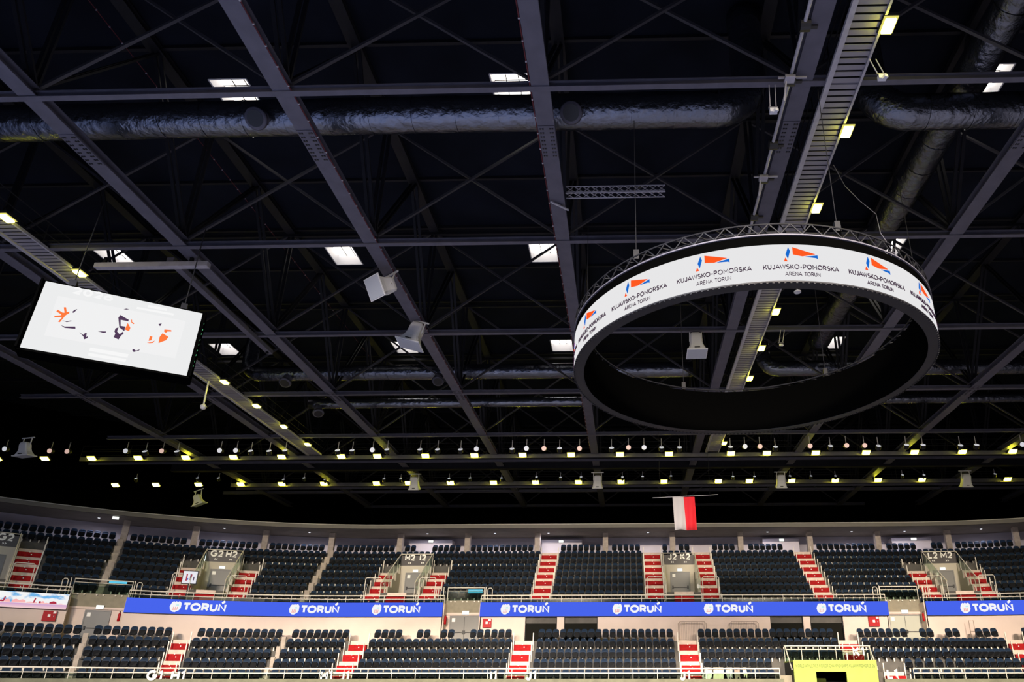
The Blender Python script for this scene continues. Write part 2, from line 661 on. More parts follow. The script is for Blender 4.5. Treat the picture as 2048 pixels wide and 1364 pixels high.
ZB, ZT = 17.1, 23.4         # lower and upper chord heights above the eye
SKX = [(-31.2, -29.6), (-17.5, -15.9), (-5.6, -4.0), (14.5, 16.1)]
SKY = [(22.05, 23.95), (34.15, 36.05), (46.3, 48.2)]
SKON = [(0, 1), (0, 2), (1, 0), (1, 1), (1, 2), (2, 0), (2, 1), (2, 2), (3, 0), (3, 1), (3, 2)]
xs = sorted([-72, 72] + [v for p in SKX for v in p])
ys = sorted([-30, 76] + [v for p in SKY for v in p])
b = MB()
for i in range(len(xs) - 1):
    for j in range(len(ys) - 1):
        if any(abs(xs[i] - SKX[p][0]) < 1e-6 and abs(ys[j] - SKY[q][0]) < 1e-6 for p, q in SKON):
            continue
        b.box(((xs[i] + xs[i + 1]) / 2, (ys[j] + ys[j + 1]) / 2, 23.85), (xs[i + 1] - xs[i], ys[j + 1] - ys[j], 0.1))
struct(b.build('ceiling', M['roof']))
for k in range(0, 15):
    b = MB()
    Y = 12.4 + 4 * k
    b.box((0, Y, 23.72), (124, 0.14, 0.16))
    struct(b.build('ceiling_beam', M['steel']))

# skylights
SKSEEN = {(0, 1): 'far left skylight behind the scoreboard top edge', (0, 2): 'left skylight beside the scoreboard right edge',
          (1, 0): 'daylit skylight above the big duct, top left of the photo', (1, 1): 'daylit skylight between second and third trusses, upper middle row',
          (1, 2): 'daylit skylight just below the hanging white horn speaker', (2, 0): 'brightest daylit skylight crossed by a brace beside the central truss',
          (2, 1): 'daylit skylight left of the central truss, middle row', (2, 2): 'daylit skylight touching the left edge of the LED ring',
          (3, 0): 'small daylit skylight at the top right by the duct', (3, 1): 'daylit skylight seen just above the LED ring truss',
          (3, 2): 'daylit skylight seen through the LED ring'}
for i, (x0, x1) in enumerate(SKX):
    for j, (y0, y1) in enumerate(SKY):
        lb = SKSEEN.get((i, j))
        if lb is None:
            continue
        cx, cy = (x0 + x1) / 2, (y0 + y1) / 2
        t = thing('skylight', lb, 'skylight', (cx, cy, 23.8), group='roof skylights')
        b = MB()
        for sx in (-1, 1):
            b.box((cx + sx * (x1 - x0) / 2, cy, 24.15), (0.06, y1 - y0, 0.72))
            b.box((cx, cy + sx * (y1 - y0) / 2, 24.15), (x1 - x0, 0.06, 0.72))
        b.build('curb', M['white'], t)
        b = MB()
        b.box((cx, cy, 24.5), (x1 - x0 + 0.1, y1 - y0 + 0.1, 0.04))
        b.build('pane', M['skyl'], t)
        b = MB()
        for k in (1, 2):
            b.bar((x0 + k * (x1 - x0) / 3, y0, 24.44), (x0 + k * (x1 - x0) / 3, y1, 24.44), 0.035)
        b.bar((x0, cy, 24.44), (x1, cy, 24.44), 0.035)
        b.build('glazing_bar', M['steel'], t)

# ================================================================== ROOF TRUSSES
TX = [-34.55 + 8 * k for k in range(10)]
TLAB = ['roof truss at far left whose lower chord runs below the scoreboard',
        'roof truss passing just behind the scoreboard with the left catwalk alongside',
        'roof truss with the brightly lit blue lower chord, upper left of the photo',
        'roof truss carrying two white horn speakers, left of centre',
        'nearly upright central roof truss with bolted splice plate beside the LED ring',
        'roof truss beside the slatted catwalk above the LED ring',
        'first roof truss to the right of the slatted catwalk and LED ring',
        'roof truss meeting the right edge of the photo at mid height',
        'lowest roof truss at the right edge of the photo',
        'outermost right roof truss near the far right wall']
for k, X in enumerate(TX):
    t = thing('roof_truss', TLAB[k], 'roof truss', (X, 36.4, ZB), group='parallel roof trusses')
    b = MB()
    y0, y1 = 0.4, 70.6
    yc, yl = (y0 + y1) / 2, y1 - y0
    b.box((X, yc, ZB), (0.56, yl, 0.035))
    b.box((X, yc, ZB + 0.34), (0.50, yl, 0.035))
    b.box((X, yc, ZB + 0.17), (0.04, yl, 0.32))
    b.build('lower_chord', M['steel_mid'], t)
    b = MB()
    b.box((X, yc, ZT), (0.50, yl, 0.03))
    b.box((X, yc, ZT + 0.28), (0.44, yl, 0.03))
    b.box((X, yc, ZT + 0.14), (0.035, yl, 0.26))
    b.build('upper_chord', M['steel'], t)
    for m_ in range(8):
        Y = 8.4 + 8 * m_
        for dy in (-4, 0, 4):
            b = MB()
            for s in (-1, 1):
                b.bar((X + s * 0.11, Y, ZB + 0.34), (X + s * 0.11, Y + dy, ZT + 0.05), 0.075, 0.13, up=(1, 0, 0))
            b.build('vertical' if dy == 0 else 'diagonal', M['steel'], t)
        b = MB()
        b.box((X, Y, ZB + 0.52), (0.03, 0.9, 0.36))
        b.build('gusset', M['steel'], t)
    for Y in (18.7, 40.7, 62.7):
        b = MB()
        b.box((X, Y, ZB - 0.030), (0.54, 1.5, 0.02))
        sp = b.build('splice_plate', M['steel_mid'], t)
        b = MB()
        for q in range(8):
            for s in (-0.2, -0.12, 0.12, 0.2):
                b.box((X + s, Y - 0.63 + q * 0.18, ZB - 0.05), (0.05, 0.05, 0.03))
        b.build('bolts', M['bolt'], sp)

# cables clipped along two lower chords
for X, lb, sd in ((TX[3], 'dull red cable clipped along the right edge of the speaker truss chord', 0.31),
                  (TX[4], 'dull red cable clipped along the left edge of the central truss chord', -0.31),
                  (TX[2], 'dull red cable clipped below the upper chord behind the blue lit truss', None)):
    t = thing('clipped_cable', lb, 'cable', (X, 30, ZB))
    b = MB()
    if sd is None:
        xx, zz = X - 0.9, ZT - 0.15
    else:
        xx, zz = X + sd, ZB - 0.02
    b.tube([(xx, 8 + i * 4, zz) for i in range(12)], 0.018, 6)
    b.build('cable', M['cable'], t)
    b = MB()
    for i in range(60):
        b.box((xx, 8.2 + i * 0.72, zz), (0.05, 0.04, 0.045))
    b.build('clips', M['steel_light'], t)

# cross ties with their X bracing
ETIE = {0: 'topmost dark cross tie frame, over the big foil duct', 1: 'second cross tie frame from the top, just above the scoreboard',
        2: 'cross tie frame level with the scoreboard bottom edge', 3: 'cross tie frame just behind the long lower foil duct',
        4: 'cross tie frame carrying the row of round spotlights', 5: 'heavy dark cross beam between the two rows of lamps',
        6: 'cross tie frame behind the far row of lamps', 7: 'farthest cross tie frame close above the grey fascia'}
for k in range(8):
    Y = 16.4 + 8 * k if k < 7 else 70.2
    t = thing('cross_tie', ETIE[k], 'cross tie', (0, Y, ZB), group='cross ties between the roof trusses')
    xl, xr = TX[0] - 4, TX[-1] + 2
    if k == 7:
        xl, xr = -27, 24
    b = MB()
    if k == 5:
        b.box(((xl + xr) / 2, Y, ZB - 0.12), (xr - xl, 0.5, 0.16))
        b.box(((xl + xr) / 2, Y - 0.2, ZB + 0.28), (xr - xl, 0.05, 0.7))
        b.build('beam', M['steel'], t)
    else:
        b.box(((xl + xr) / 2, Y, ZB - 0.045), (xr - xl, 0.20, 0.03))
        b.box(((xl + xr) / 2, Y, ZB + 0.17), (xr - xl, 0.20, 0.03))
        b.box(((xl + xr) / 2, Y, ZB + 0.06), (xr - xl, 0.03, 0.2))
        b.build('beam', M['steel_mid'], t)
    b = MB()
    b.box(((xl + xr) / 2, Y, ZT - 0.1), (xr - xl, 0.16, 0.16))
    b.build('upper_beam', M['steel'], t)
    for q in range(len(TX) - 1):
        a, c = TX[q], TX[q + 1]
        if a < xl or c > xr:
            continue
        for p0, p1 in (((a + 0.1, Y, ZB + 0.3), (c - 0.1, Y, ZT - 0.05)), ((c - 0.1, Y + 0.14, ZB + 0.3), (a + 0.1, Y + 0.14, ZT - 0.05))):
            b = MB()
            b.bar(p0, p1, 0.10, 0.10, up=(0, 1, 0))
            b.build('brace', M['brace'], t)


# ================================================================== CATWALKS
def lamp_proto(name, label, loc, sx, sy, rz=0.0, rot=None):
    t = thing(name, label, 'lamp', loc, rz, rot=rot, group='floodlights along the catwalks')
    b = MB()
    b.box((0, 0, 0.07), (sx + 0.16, sy + 0.14, 0.10))
    b.box((0, 0, 0.20), (0.05, sy * 0.6, 0.22))
    b.build('housing', M['steel'], t, local=True)
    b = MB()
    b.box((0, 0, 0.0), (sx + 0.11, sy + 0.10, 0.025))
    b.build('halo_rim', M['lamphalo'], t, local=True)  # glowing surround that imitates the halo about the lens
    b = MB()
    b.box((0, 0, -0.05), (sx, sy, 0.08))
    b.build('lens', M['lamp'], t, local=True)
    return t


def long_catwalk(x0, x1, y0, y1, label, z=17.0):
    t = thing('catwalk', label, 'catwalk', ((x0 + x1) / 2, (y0 + y1) / 2, z), group='roof catwalks')
    b = MB()
    n = int((y1 - y0) / 0.24)
    for i in range(n):
        Y = y0 + (i + 0.5) * (y1 - y0) / n
        b.box(((x0 + x1) / 2, Y, z + 0.03), (x1 - x0, 0.17, 0.02))
    b.build('deck_slats', M['deck'], t)
    b = MB()
    b.box(((x0 + x1) / 2, (y0 + y1) / 2, z + 0.16), (x1 - x0, y1 - y0, 0.02))
    b.build('deck_plate', M['steel'], t)
    for x, wd in ((x0, 0.16), (x1, 0.07)):
        b = MB()
        b.box((x, (y0 + y1) / 2, z + 0.02), (wd, y1 - y0, 0.12))
        b.build('stringer', M['steel_light'], t)
    for x in (x0, x1):
        b = MB()
        for zz in (0.6, 1.1):
            b.tube([(x, y0, z + zz), (x, y1, z + zz)], 0.022, 6)
        for i in range(int((y1 - y0) / 2) + 1):
            b.tube([(x, y0 + 2 * i, z), (x, y0 + 2 * i, z + 1.1)], 0.022, 6)
        b.build('guard_rail', M['steel'], t)
    return t


long_catwalk(6.2, 7.15, 8, 52.4, 'slatted catwalk with pale edges over the LED ring, lamps on its right')
long_catwalk(-25.2, -24.15, 8, 52.4, 'dark catwalk running behind the scoreboard with lamps on its right edge')


def cross_catwalk(Y, x0, x1, label, z=17.0):
    t = thing('catwalk', label, 'catwalk', ((x0 + x1) / 2, Y, z), group='roof catwalks')
    b = MB()
    b.box(((x0 + x1) / 2, Y, z + 0.03), (x1 - x0, 0.95, 0.04))
    b.build('deck', M['steel'], t)
    for yy in (Y - 0.5, Y + 0.5):
        b = MB()
        b.box(((x0 + x1) / 2, yy, z - 0.02), (x1 - x0, 0.06, 0.32))
        b.build('stringer', M['steel_mid'], t)
        b = MB()
        for zz in (0.6, 1.1):
            b.tube([(x0, yy, z + zz), (x1, yy, z + zz)], 0.02, 6)
        for i in range(int((x1 - x0) / 4) + 1):
            b.tube([(x0 + 4 * i, yy, z), (x0 + 4 * i, yy, z + 1.1)], 0.02, 6)
        b.build('guard_rail', M['steel'], t)


cross_catwalk(53.5, -44, 42, 'nearer cross catwalk under the row of round spotlights, lamps below')
cross_catwalk(61.55, -36, 38, 'farther cross catwalk with the lower row of yellow lamps')

LP = None
LQ = None


def put_lamp(loc, label, along):
    global LP, LQ
    if along:
        if LP is None:
            LP = lamp_proto('floodlight', label, loc, 0.28, 0.44)
            return
        dup(LP, loc, 0, label)
    else:
        if LQ is None:
            LQ = lamp_proto('floodlight', label, loc, 0.52, 0.32, rot=(-0.5, 0, 0))
            return
        dup(LQ, loc, 0, label, rot=(-0.5, 0, 0))


for i in range(10):
    Y = 14.3 + 3.97 * i
    if i == 3:
        continue
    put_lamp((7.3, Y, 16.94), 'yellow-white floodlight on the slatted catwalk edge, %s from the top' % nth(i + 1 - (i > 3)), True)
for i, (x, y) in enumerate([(12, 435), (163, 545), (452, 763), (517, 811), (573, 852), (621, 888)]):
    p = atZ(x, y, 16.94)
    put_lamp((-24.0, p.y, 16.94), 'yellow floodlight on the left catwalk, %s down from the left edge' % nth(i + 1), True)
R1 = [-3, 92, 185, 278, 373, 468, 564, 683, 755, 851, 949, 1045, 1142, 1240, 1338, 1462, 1534, 1632, 1733, 1830, 1926, 2027]
for i, x in enumerate(R1):
    if x < 180 and x > 100:
        continue
    p = atY(x, 910, 52.7)
    put_lamp((p.x, 52.7, 16.98), 'yellow floodlight in the upper row under the spotlights, %s from left' % nth(i + 1), False)
R2 = [232, 313, 398, 482, 564, 648, 753, 817, 901, 987, 1071, 1157, 1242, 1328, 1437, 1499, 1584, 1671, 1757, 1845, 2017]
for i, x in enumerate(R2):
    p = atY(x, 966, 60.75)
    put_lamp((p.x, 60.75, 17.0), 'yellow floodlight in the lower far row, %s from left' % nth(i + 1), False)

# ------------------------------------------------------------------ round spotlights on rods
SP = [(10, 898, 0), (100, 902, 1), (135, 903, 1), (252, 902, 0), (290, 904, 2), (324, 902, 1), (354, 904, 2), (440, 901, 0), (472, 901, 0), (501, 903, 2), (538, 903, 2), (570, 902, 2),
      (675, 902, 2), (704, 902, 2), (745, 900, 0), (774, 900, 2), (840, 900, 2), (875, 900, 2), (921, 900, 2), (953, 898, 0), (1024, 899, 2), (1053, 897, 0), (1088, 897, 1),
      (1119, 898, 2), (1159, 897, 1), (1223, 897, 2), (1257, 895, 1), (1288, 895, 0), (1323, 896, 2), (1359, 896, 2), (1461, 895, 2), (1490, 893, 0), (1520, 893, 1), (1551, 895, 2),
      (1620, 892, 1), (1661, 893, 2), (1693, 891, 1), (1729, 891, 1), (1757, 893, 2), (1813, 891, 2), (1846, 891, 2), (1921, 892, 2), (1953, 891, 2), (2044, 889, 0)]


def make_spot(label, loc, pink, tilt, rod=0.62, sc=1.0, group='round spotlights under the cross tie'):
    """tilt: how far the face looks down instead of towards the hall centre"""
    t = thing('spotlight', label, 'spotlight', loc, 0, group=group)
    if rod:
        b = MB()
        b.tube([(0, 0.05, 0.12), (0, 0.05, 0.12 + rod)], 0.03, 6)
        b.box((0, 0.05, 0.16), (0.09, 0.05, 0.10))
        b.build('hanger_rod', M['steel_light'], t, local=True)
    R = Matrix.Rotation(-tilt, 4, 'X')
    b = MB()
    b.tube([R @ Vector((0, -0.05, 0)), R @ Vector((0, 0.22, 0)), R @ Vector((0, 0.30, 0))], [0.175 * sc, 0.165 * sc, 0.08 * sc], 14)
    b.build('housing', M['steel'], t, smooth=False, local=True)
    b = MB()
    b.tube([R @ Vector((0, -0.062, 0)), R @ Vector((0, -0.045, 0))], 0.155 * sc, 16)
    b.build('lens', M['lensp'] if pink else M['lensw'], t, local=True)
    return t


sp_proto = {}
cnt = 0
for x, y, k in SP:
    cnt += 1
    p = atY(x, y, 48.5)
    what = {0: 'white round spotlight facing forward', 1: 'pinkish round spotlight facing forward', 2: 'white round spotlight tipped downward'}[k]
    lb = '%s on a rod, %s along the row from left' % (what, nth(cnt))
    if k not in sp_proto:
        sp_proto[k] = make_spot(lb, p, k == 1, 0.85 if k == 2 else -0.2, sc=1.12)
    else:
        dup(sp_proto[k], p, 0, lb)
sm = None
for i, (x, y) in enumerate([(272, 958), (395, 957), (437, 957), (567, 960), (608, 957), (650, 960), (768, 959), (801, 959), (898, 958), (940, 957), (1003, 957), (1073, 955), (1121, 956), (1162, 955),
                            (1245, 955), (1285, 954), (1342, 953), (1466, 954), (1509, 954), (1580, 953), (1622, 953), (1671, 953), (1747, 952), (1805, 951), (1848, 951), (1990, 949)]):
    p = atY(x, y, 60.2)
    lb = 'small white spotlight just above the lower lamp row, %s from left' % nth(i + 1)
    if sm is None:
        sm = make_spot(lb, p, False, 0.95, 0.4, 0.75, 'small spotlights above the far lamp row')
    else:
        dup(sm, p, 0, lb)


# ================================================================== DUCTS
def duct(label, pts, r, mats='foil', seams=1.1, nozzles=(), n=18):
    pts = [Vector(p) for p in pts]
    t = thing('air_duct', label, 'duct', pts[0])
    # subdivide the centre line so that bends are round
    fine = [pts[0]]
    rs = [r]
    for i in range(len(pts) - 1):
        L = (pts[i + 1] - pts[i]).length
        k = max(1, int(L / 0.5))
        for q in range(1, k + 1):
            fine.append(pts[i].lerp(pts[i + 1], q / k))
    b = MB()
    rr = [r * (1 + 0.012 * math.sin(i * 1.7) + 0.01 * random.uniform(-1, 1)) for i in range(len(fine))]
    b.tube(fine, rr, n)
    acc = 0
    for i in range(1, len(fine) - 1):
        acc += (fine[i] - fine[i - 1]).length
        if acc > seams:
            acc = 0
            d = (fine[i + 1] - fine[i - 1]).normalized()
            b.tube([fine[i] - d * 0.03, fine[i] + d * 0.03], r * 1.025, n, cap=False)
    b.build('pipe', M[mats], t, smooth=True)
    for p, q in nozzles:
        b = MB()
        p, q = Vector(p), Vector(q)
        d = (q - p).normalized()
        b.tube([p, q], [0.26, 0.30], 14)
        b.tube([q - d * 0.02, q + d * 0.10], [0.40, 0.36], 16)
        nz = b.build('nozzle', M['steel_mid'], t, smooth=True)
        b = MB()
        b.tube([q + d * 0.10, q + d * 0.112], 0.28, 16)
        b.build('nozzle_mouth', M['bolt'], nz)
    return t


def arc(c, r, a0, a1, ax1, ax2, n=7):
    c, ax1, ax2 = Vector(c), Vector(ax1), Vector(ax2)
    return [c + ax1 * (r * math.cos(a0 + (a1 - a0) * i / n)) + ax2 * (r * math.sin(a0 + (a1 - a0) * i / n)) for i in range(n + 1)]


dz, dy = 19.0, 19.35
d1 = atZ(1490, 226, dz)
duct('big black foil wrapped duct crossing the top left half of the photo',
     [(-33, dy, dz - 0.1), (-20, dy, dz - 0.05), (-8, dy, dz), (d1.x - 1.0, dy, dz)] + arc((d1.x - 1.0, dy, dz + 1.2), 1.2, -pi / 2, 0, (1, 0, 0), (0, 0, 1)) + [(d1.x + 0.2, dy, 23.5)], 0.62,
     nozzles=[((atZ(538, 236, dz).x, dy, dz), (atZ(538, 240, dz).x + 0.1, dy - 0.75, dz - 0.75)), ((atZ(1148, 236, dz).x, dy, dz), (atZ(1148, 240, dz).x + 0.0, dy - 0.75, dz - 0.75))])
d2 = atZ(1742, 212, dz)
duct('big foil duct with a rounded elbow, running to the right edge by the catwalk',
     [(38, dy + 0.35, dz), (22, dy + 0.3, dz), (d2.x + 1.5, dy + 0.3, dz)] + arc((d2.x + 1.5, dy + 0.3, dz + 1.3), 1.3, -pi / 2, -pi, (1, 0, 0), (0, 0, 1)) + [(d2.x + 0.2, dy + 0.3, 23.5)], 0.62)
duct('long dark duct running away from the camera on the right, beside the truss',
     [(12.65, 6, 20.45), (12.5, 20, 20.45), (12.4, 30, 20.45), (12.3, 40.5, 20.45)], 0.66)
e1 = atY(490, 748, 41.6)
Zd = e1.z
duct('lower foil duct with an elbow at its left end, below the scoreboard corner',
     [(e1.x + 0.2, 41.6, 22.5), (e1.x + 0.2, 41.6, Zd + 1.0)] + arc((e1.x + 1.0, 41.6, Zd + 0.8), 0.8, pi, 1.5 * pi, (1, 0, 0), (0, 0, 1)) + [(e1.x + 4, 41.6, Zd), (-8, 41.6, Zd), (atY(1385, 744, 41.6).x, 41.6, Zd)], 0.50,
     nozzles=[((atY(577, 765, 41.6).x, 41.6, Zd), (atY(577, 772, 41.6).x, 41.1, Zd - 0.85)), ((atY(877, 762, 41.6).x, 41.6, Zd), (atY(880, 768, 41.6).x, 41.1, Zd - 0.85))])
e2 = atY(1520, 742, 41.6)
duct('lower foil duct with an elbow seen through the LED ring, running right',
     [(40, 41.6, Zd), (24, 41.6, Zd), (e2.x + 1.2, 41.6, Zd)] + arc((e2.x + 1.2, 41.6, Zd + 1.0), 1.0, -pi / 2, -pi, (1, 0, 0), (0, 0, 1)) + [(e2.x + 0.2, 41.6, 22.5)], 0.52)
g1 = atY(620, 808, 46.4)
duct('thin lower foil duct left of the LED ring above the spotlights',
     [(g1.x, 46.4, g1.z), (-8, 46.4, g1.z), (atY(1450, 805, 46.4).x, 46.4, g1.z)], 0.36, nozzles=[((g1.x + 0.6, 46.4, g1.z), (g1.x + 0.9, 46.0, g1.z - 0.85))])
duct('thin lower foil duct right of the LED ring above the spotlights',
     [(atY(1760, 800, 46.4).x, 46.4, g1.z), (30, 46.4, g1.z), (42, 46.4, g1.z)], 0.36)

# ================================================================== LED RING
RX, RY, RR, RZ0, RZ1 = 4.223, 22.146, 6.015, 10.0, 11.10
t = thing('led_ring', 'large round LED ring display with white screen hanging on the right', 'led ring', (RX, RY, RZ0))


def rp(a, R, z):
    return Vector((RX + R * math.sin(a), RY - R * math.cos(a), z))


def cyl(b, R0, R1, z0, z1, n=160):
    """closed ring band of rectangular section"""
    vs = []
    for i in range(n):
        a = 2 * pi * i / n
        vs += [rp(a, R0, z0), rp(a, R1, z0), rp(a, R1, z1), rp(a, R0, z1)]
    fs = []
    for i in range(n):
        j = (i + 1) % n
        for q in range(4):
            q2 = (q + 1) % 4
            fs.append((i * 4 + q, j * 4 + q, j * 4 + q2, i * 4 + q2))
    return b.add(vs, fs)


scr = cyl(MB(), RR - 0.05, RR, RZ0, RZ1).build('screen', M['ringscreen'], t)
cyl(MB(), RR - 0.32, RR - 0.05, RZ0 - 0.03, RZ1 + 0.02).build('cabinet', M['black'], t)
cyl(MB(), RR - 0.36, RR - 0.33, RZ0 - 0.06, 11.7).build('inner_skin', M['black'], t)
cyl(MB(), RR - 0.30, RR - 0.02, RZ1 + 0.03, 11.38).build('top_skirt', M['black'], t)
b = MB()
cyl(b, RR - 0.34, RR + 0.01, RZ0 - 0.075, RZ0 - 0.035)
for i in range(240):
    a = 2 * pi * i / 240
    b.box(rp(a, RR - 0.02, RZ0 - 0.085), (0.05, 0.04, 0.03), a)
b.build('bottom_rim', M['steel'], t)
tr = cyl(MB(), RR - 0.03, RR + 0.02, 11.40, 11.44).build('truss', M['steel_mid'], t)
for R, z in ((RR - 0.02, 11.78), (RR - 0.40, 11.78)):
    b = MB()
    b.tube([rp(2 * pi * i / 96, R, z) for i in range(96)], 0.025, 6, closed=True)
    b.build('truss_tube', M['steel'], tr)
b = MB()
for i in range(64):
    a = 2 * pi * i / 64
    b.bar(rp(a, RR, 11.44), rp(a + pi / 64, RR - 0.02, 11.78), 0.028)
    b.bar(rp(a + pi / 64, RR - 0.02, 11.78), rp(a + 2 * pi / 64, RR, 11.44), 0.028)
    b.bar(rp(a, RR - 0.02, 11.78), rp(a + pi / 64, RR - 0.40, 11.78), 0.024)
b.build('truss_lattice', M['steel'], tr)
for a in (0.3, 1.35, 2.4, 3.45, 4.5, 5.55):
    b = MB()
    b.tube([rp(a, RR - 0.2, 11.78), rp(a, RR - 0.2, ZB)], 0.012, 5)
    b.box(rp(a, RR - 0.2, 11.95), (0.16, 0.16, 0.32))
    b.build('hoist_cable', M['steel'], t)

LOGO = [([(-0.02, 0.50), (0.56, 0.30), (0.22, 0.22), (-0.02, 0.27)], 'orange'),
        ([(-0.13, 0.50), (-0.09, 0.37), (-0.16, 0.13), (-0.21, 0.28)], 'sblue'),
        ([(-0.23, 0.17), (-0.175, 0.06), (-0.265, 0.06)], 'orange'),
        ([(0.29, 0.21), (0.62, 0.27), (0.62, 0.15), (0.58, 0.185)], 'sblue')]


def ang_at(x, z):
    lo, hi = -1.45, 1.45
    for _ in range(50):
        m_ = (lo + hi) / 2
        if proj(rp(m_, RR, z))[0] < x:
            lo = m_
        else:
            hi = m_
    return (lo + hi) / 2


a_mid = ang_at(1604, 10.4)
a_lft = ang_at(1407, 10.4)
DA = a_mid - a_lft
nlog = max(1, round(2 * pi / DA))
nlog = 16
DA = 2 * pi / nlog


def fitted(txt, width, cap, bold):
    """lettering scaled to a given width and capital height"""
    vs, fs = text_geo(txt, 1.0, bold, 0.006, 0.17)
    w0 = max(v.x for v in vs) - min(v.x for v in vs)
    h0 = 1.0
    return [Vector((v.x * width / w0, v.y, v.z * cap / h0)) for v in vs], fs


for k in range(nlog):
    a0 = a_mid + (k - nlog // 2) * DA

    def onring(vs, z0):
        return [rp(a0 + v[0] / RR, RR + 0.014 - v[1], z0 + v[2]) for v in vs]
    vs, fs = fitted('KUJAWSKO-POMORSKA', 2.06, 0.150, 0.15)
    v2, f2 = fitted('ARENA TORUN', 0.95, 0.122, 0.13)
    b = MB()
    b.add(onring(vs, RZ0 + 0.315), fs)
    b.add(onring(v2, RZ0 + 0.105), f2)
    b.build('lettering', M['ink'], scr)
    b = MB()
    for poly, mk in LOGO:
        b.prism([((u - 0.18) * 1.05, v) for u, v in poly], lambda u, v, d: rp(a0 + u / RR, RR + 0.004 + d, RZ0 + 0.505 + v), 0.012, 0 if mk == 'orange' else 1)
    b.build('logo', [M['orange'], M['sblue']], scr)

# ================================================================== SCOREBOARD
W_, H_ = 4.708, 2.676
cn = (atY(1, 1, 1) * 0) + Vector((-17.68, 21.295, 11.565))
yaw, lean = 0.52209, -0.13422
t = thing('scoreboard', 'hanging rectangular video scoreboard with bright white screen at left', 'scoreboard', cn, rot=(lean, 0, yaw))
b = MB()
b.box((0, 0.32, 0), (W_ + 0.16, 0.55, H_ + 0.16))
for s in (-1, 1):
    b.box((s * (W_ / 2 + 0.10), 0.26, 0), (0.06, 0.7, H_ + 0.1))
b.build('cabinet', M['black'], t, local=True)
b = MB()
b.box((0, 0.02, 0), (W_, 0.05, H_))
scr = b.build('screen', M['sbscreen'], t, local=True)


def onsb(px, py, off):
    """point of the screen where a mark of the photograph lies"""
    d = ray(px, py)
    Rb = Matrix.Rotation(yaw, 3, 'Z') @ Matrix.Rotation(lean, 3, 'X')
    nrm = Rb @ Vector((0, -1, 0))
    o = Vector(cn)
    k = o.dot(nrm) / d.dot(nrm)
    q = d * k - o
    ux, uz = Rb @ Vector((1, 0, 0)), Rb @ Vector((0, 0, 1))
    return (q.dot(ux), q.dot(uz))


def z7(x, y):
    return (30 + x / 5.12, 540 + y / 5.12)


def sbpoly(mb, pts, dep=0.008, mi=0, base=0.005):
    pl = [onsb(*z7(*p), 0) for p in pts]
    mb.prism(pl, lambda u, v, d: Vector((u, -base - d, v)), dep, mi)


b = MB()
sbpoly(b, [(440, 265), (1748, 525), (1640, 905), (298, 670)], 0.004)
b.build('picture_panel', M['sbpanel'], scr, local=True)
b = MB()
for pl in ([(500, 385), (524, 385), (530, 432), (557, 430), (555, 445), (520, 465), (460, 537), (442, 532), (478, 492), (478, 484), (404, 487), (404, 472), (472, 466), (474, 458), (424, 425), (440, 410), (490, 440), (508, 440)],
           [(1155, 545), (1182, 595), (1168, 628), (1125, 612)], [(1190, 508), (1200, 515), (1195, 530), (1222, 550), (1212, 558), (1188, 535)],
           [(1380, 680), (1408, 685), (1395, 722), (1368, 728)], [(1510, 650), (1572, 688), (1545, 722), (1470, 750), (1480, 690)],
           [(1530, 612), (1600, 618), (1602, 632), (1560, 632), (1545, 645), (1526, 632)], [(1352, 748), (1400, 742), (1432, 724), (1415, 748), (1380, 752)]):
    sbpoly(b, pl, base=0.012)
b.build('orange_marks', M['orange2'], scr, local=True)
b = MB()
for pl in ([(1082, 462), (1110, 482), (1165, 512), (1160, 528), (1082, 512), (1082, 575), (1130, 582), (1120, 628), (1068, 590), (1058, 490)],
           [(1030, 600), (1060, 590), (1045, 630), (1070, 660), (1108, 632), (1112, 655), (1085, 675), (1060, 714), (1010, 690), (1028, 655), (1018, 630)],
           [(470, 568), (510, 582), (618, 582), (620, 604), (510, 595)], [(660, 640), (700, 668), (715, 650), (735, 645), (728, 690), (748, 680), (740, 700), (708, 712), (700, 682)],
           [(850, 630), (935, 632), (930, 642), (905, 646)], [(1200, 822), (1215, 812), (1240, 830), (1278, 815), (1270, 828), (1215, 842)],
           [(1115, 404), (1140, 398), (1168, 404), (1140, 407)], [(1470, 555), (1502, 550), (1485, 578)], [(585, 435), (605, 415), (638, 402), (618, 425), (600, 440)], [(485, 520), (530, 530), (575, 520), (580, 526), (530, 536)]):
    sbpoly(b, pl, base=0.012)
b.build('purple_marks', M['purple'], scr, local=True)
b = MB()
vs, fs = text_geo('2026', 0.30, 0.26, 0.003, 0.10)
u0, v0 = onsb(*z7(790, 285), 0)
b.add([(v.x * 1.0 + u0, v.y - 0.012, v.z + v0) for v in vs], fs)
b.build('lettering', M['sbfaint'], scr, local=True)
b = MB()
sbpoly(b, [(770, 795), (1165, 865), (1150, 900), (760, 830)], 0.004, base=0.012)
b.build('faint_line', M['sbfaint'], scr, local=True)
b = MB()
sbpoly(b, [(755, 850), (1140, 915), (1130, 945), (745, 880)], 0.004, base=0.012)
b.build('faint_line', M['sbfaint'], scr, local=True)
b = MB()
sbpoly(b, [(1365, 360), (1560, 395), (1550, 420), (1358, 385)], 0.004, base=0.012)
b.build('faint_line', M['sbfaint'], scr, local=True)
b = MB()
sbpoly(b, [(1250, 380), (1630, 448), (1622, 468), (1245, 400)], 0.004, base=0.012)
b.build('faint_line', M['sbfaint'], scr, local=True)
b = MB()
for s in (-1.7, 1.7):
    b.tube([(s, 0.4, H_ / 2), (s, 0.4, ZB - cn.z)], 0.02, 6)
    b.box((s, 0.4, H_ / 2 + 0.25), (0.2, 0.3, 0.4))
b.build('suspension_cables', M['steel'], t, local=True)
ts = thing('hanging_frame', 'pale steel spreader beams fixed under the truss above the scoreboard', 'frame', (-19.4, 25.2, 16.6))
b = MB()
b.box((-20.2, 25.2, 16.72), (4.9, 0.26, 0.22))
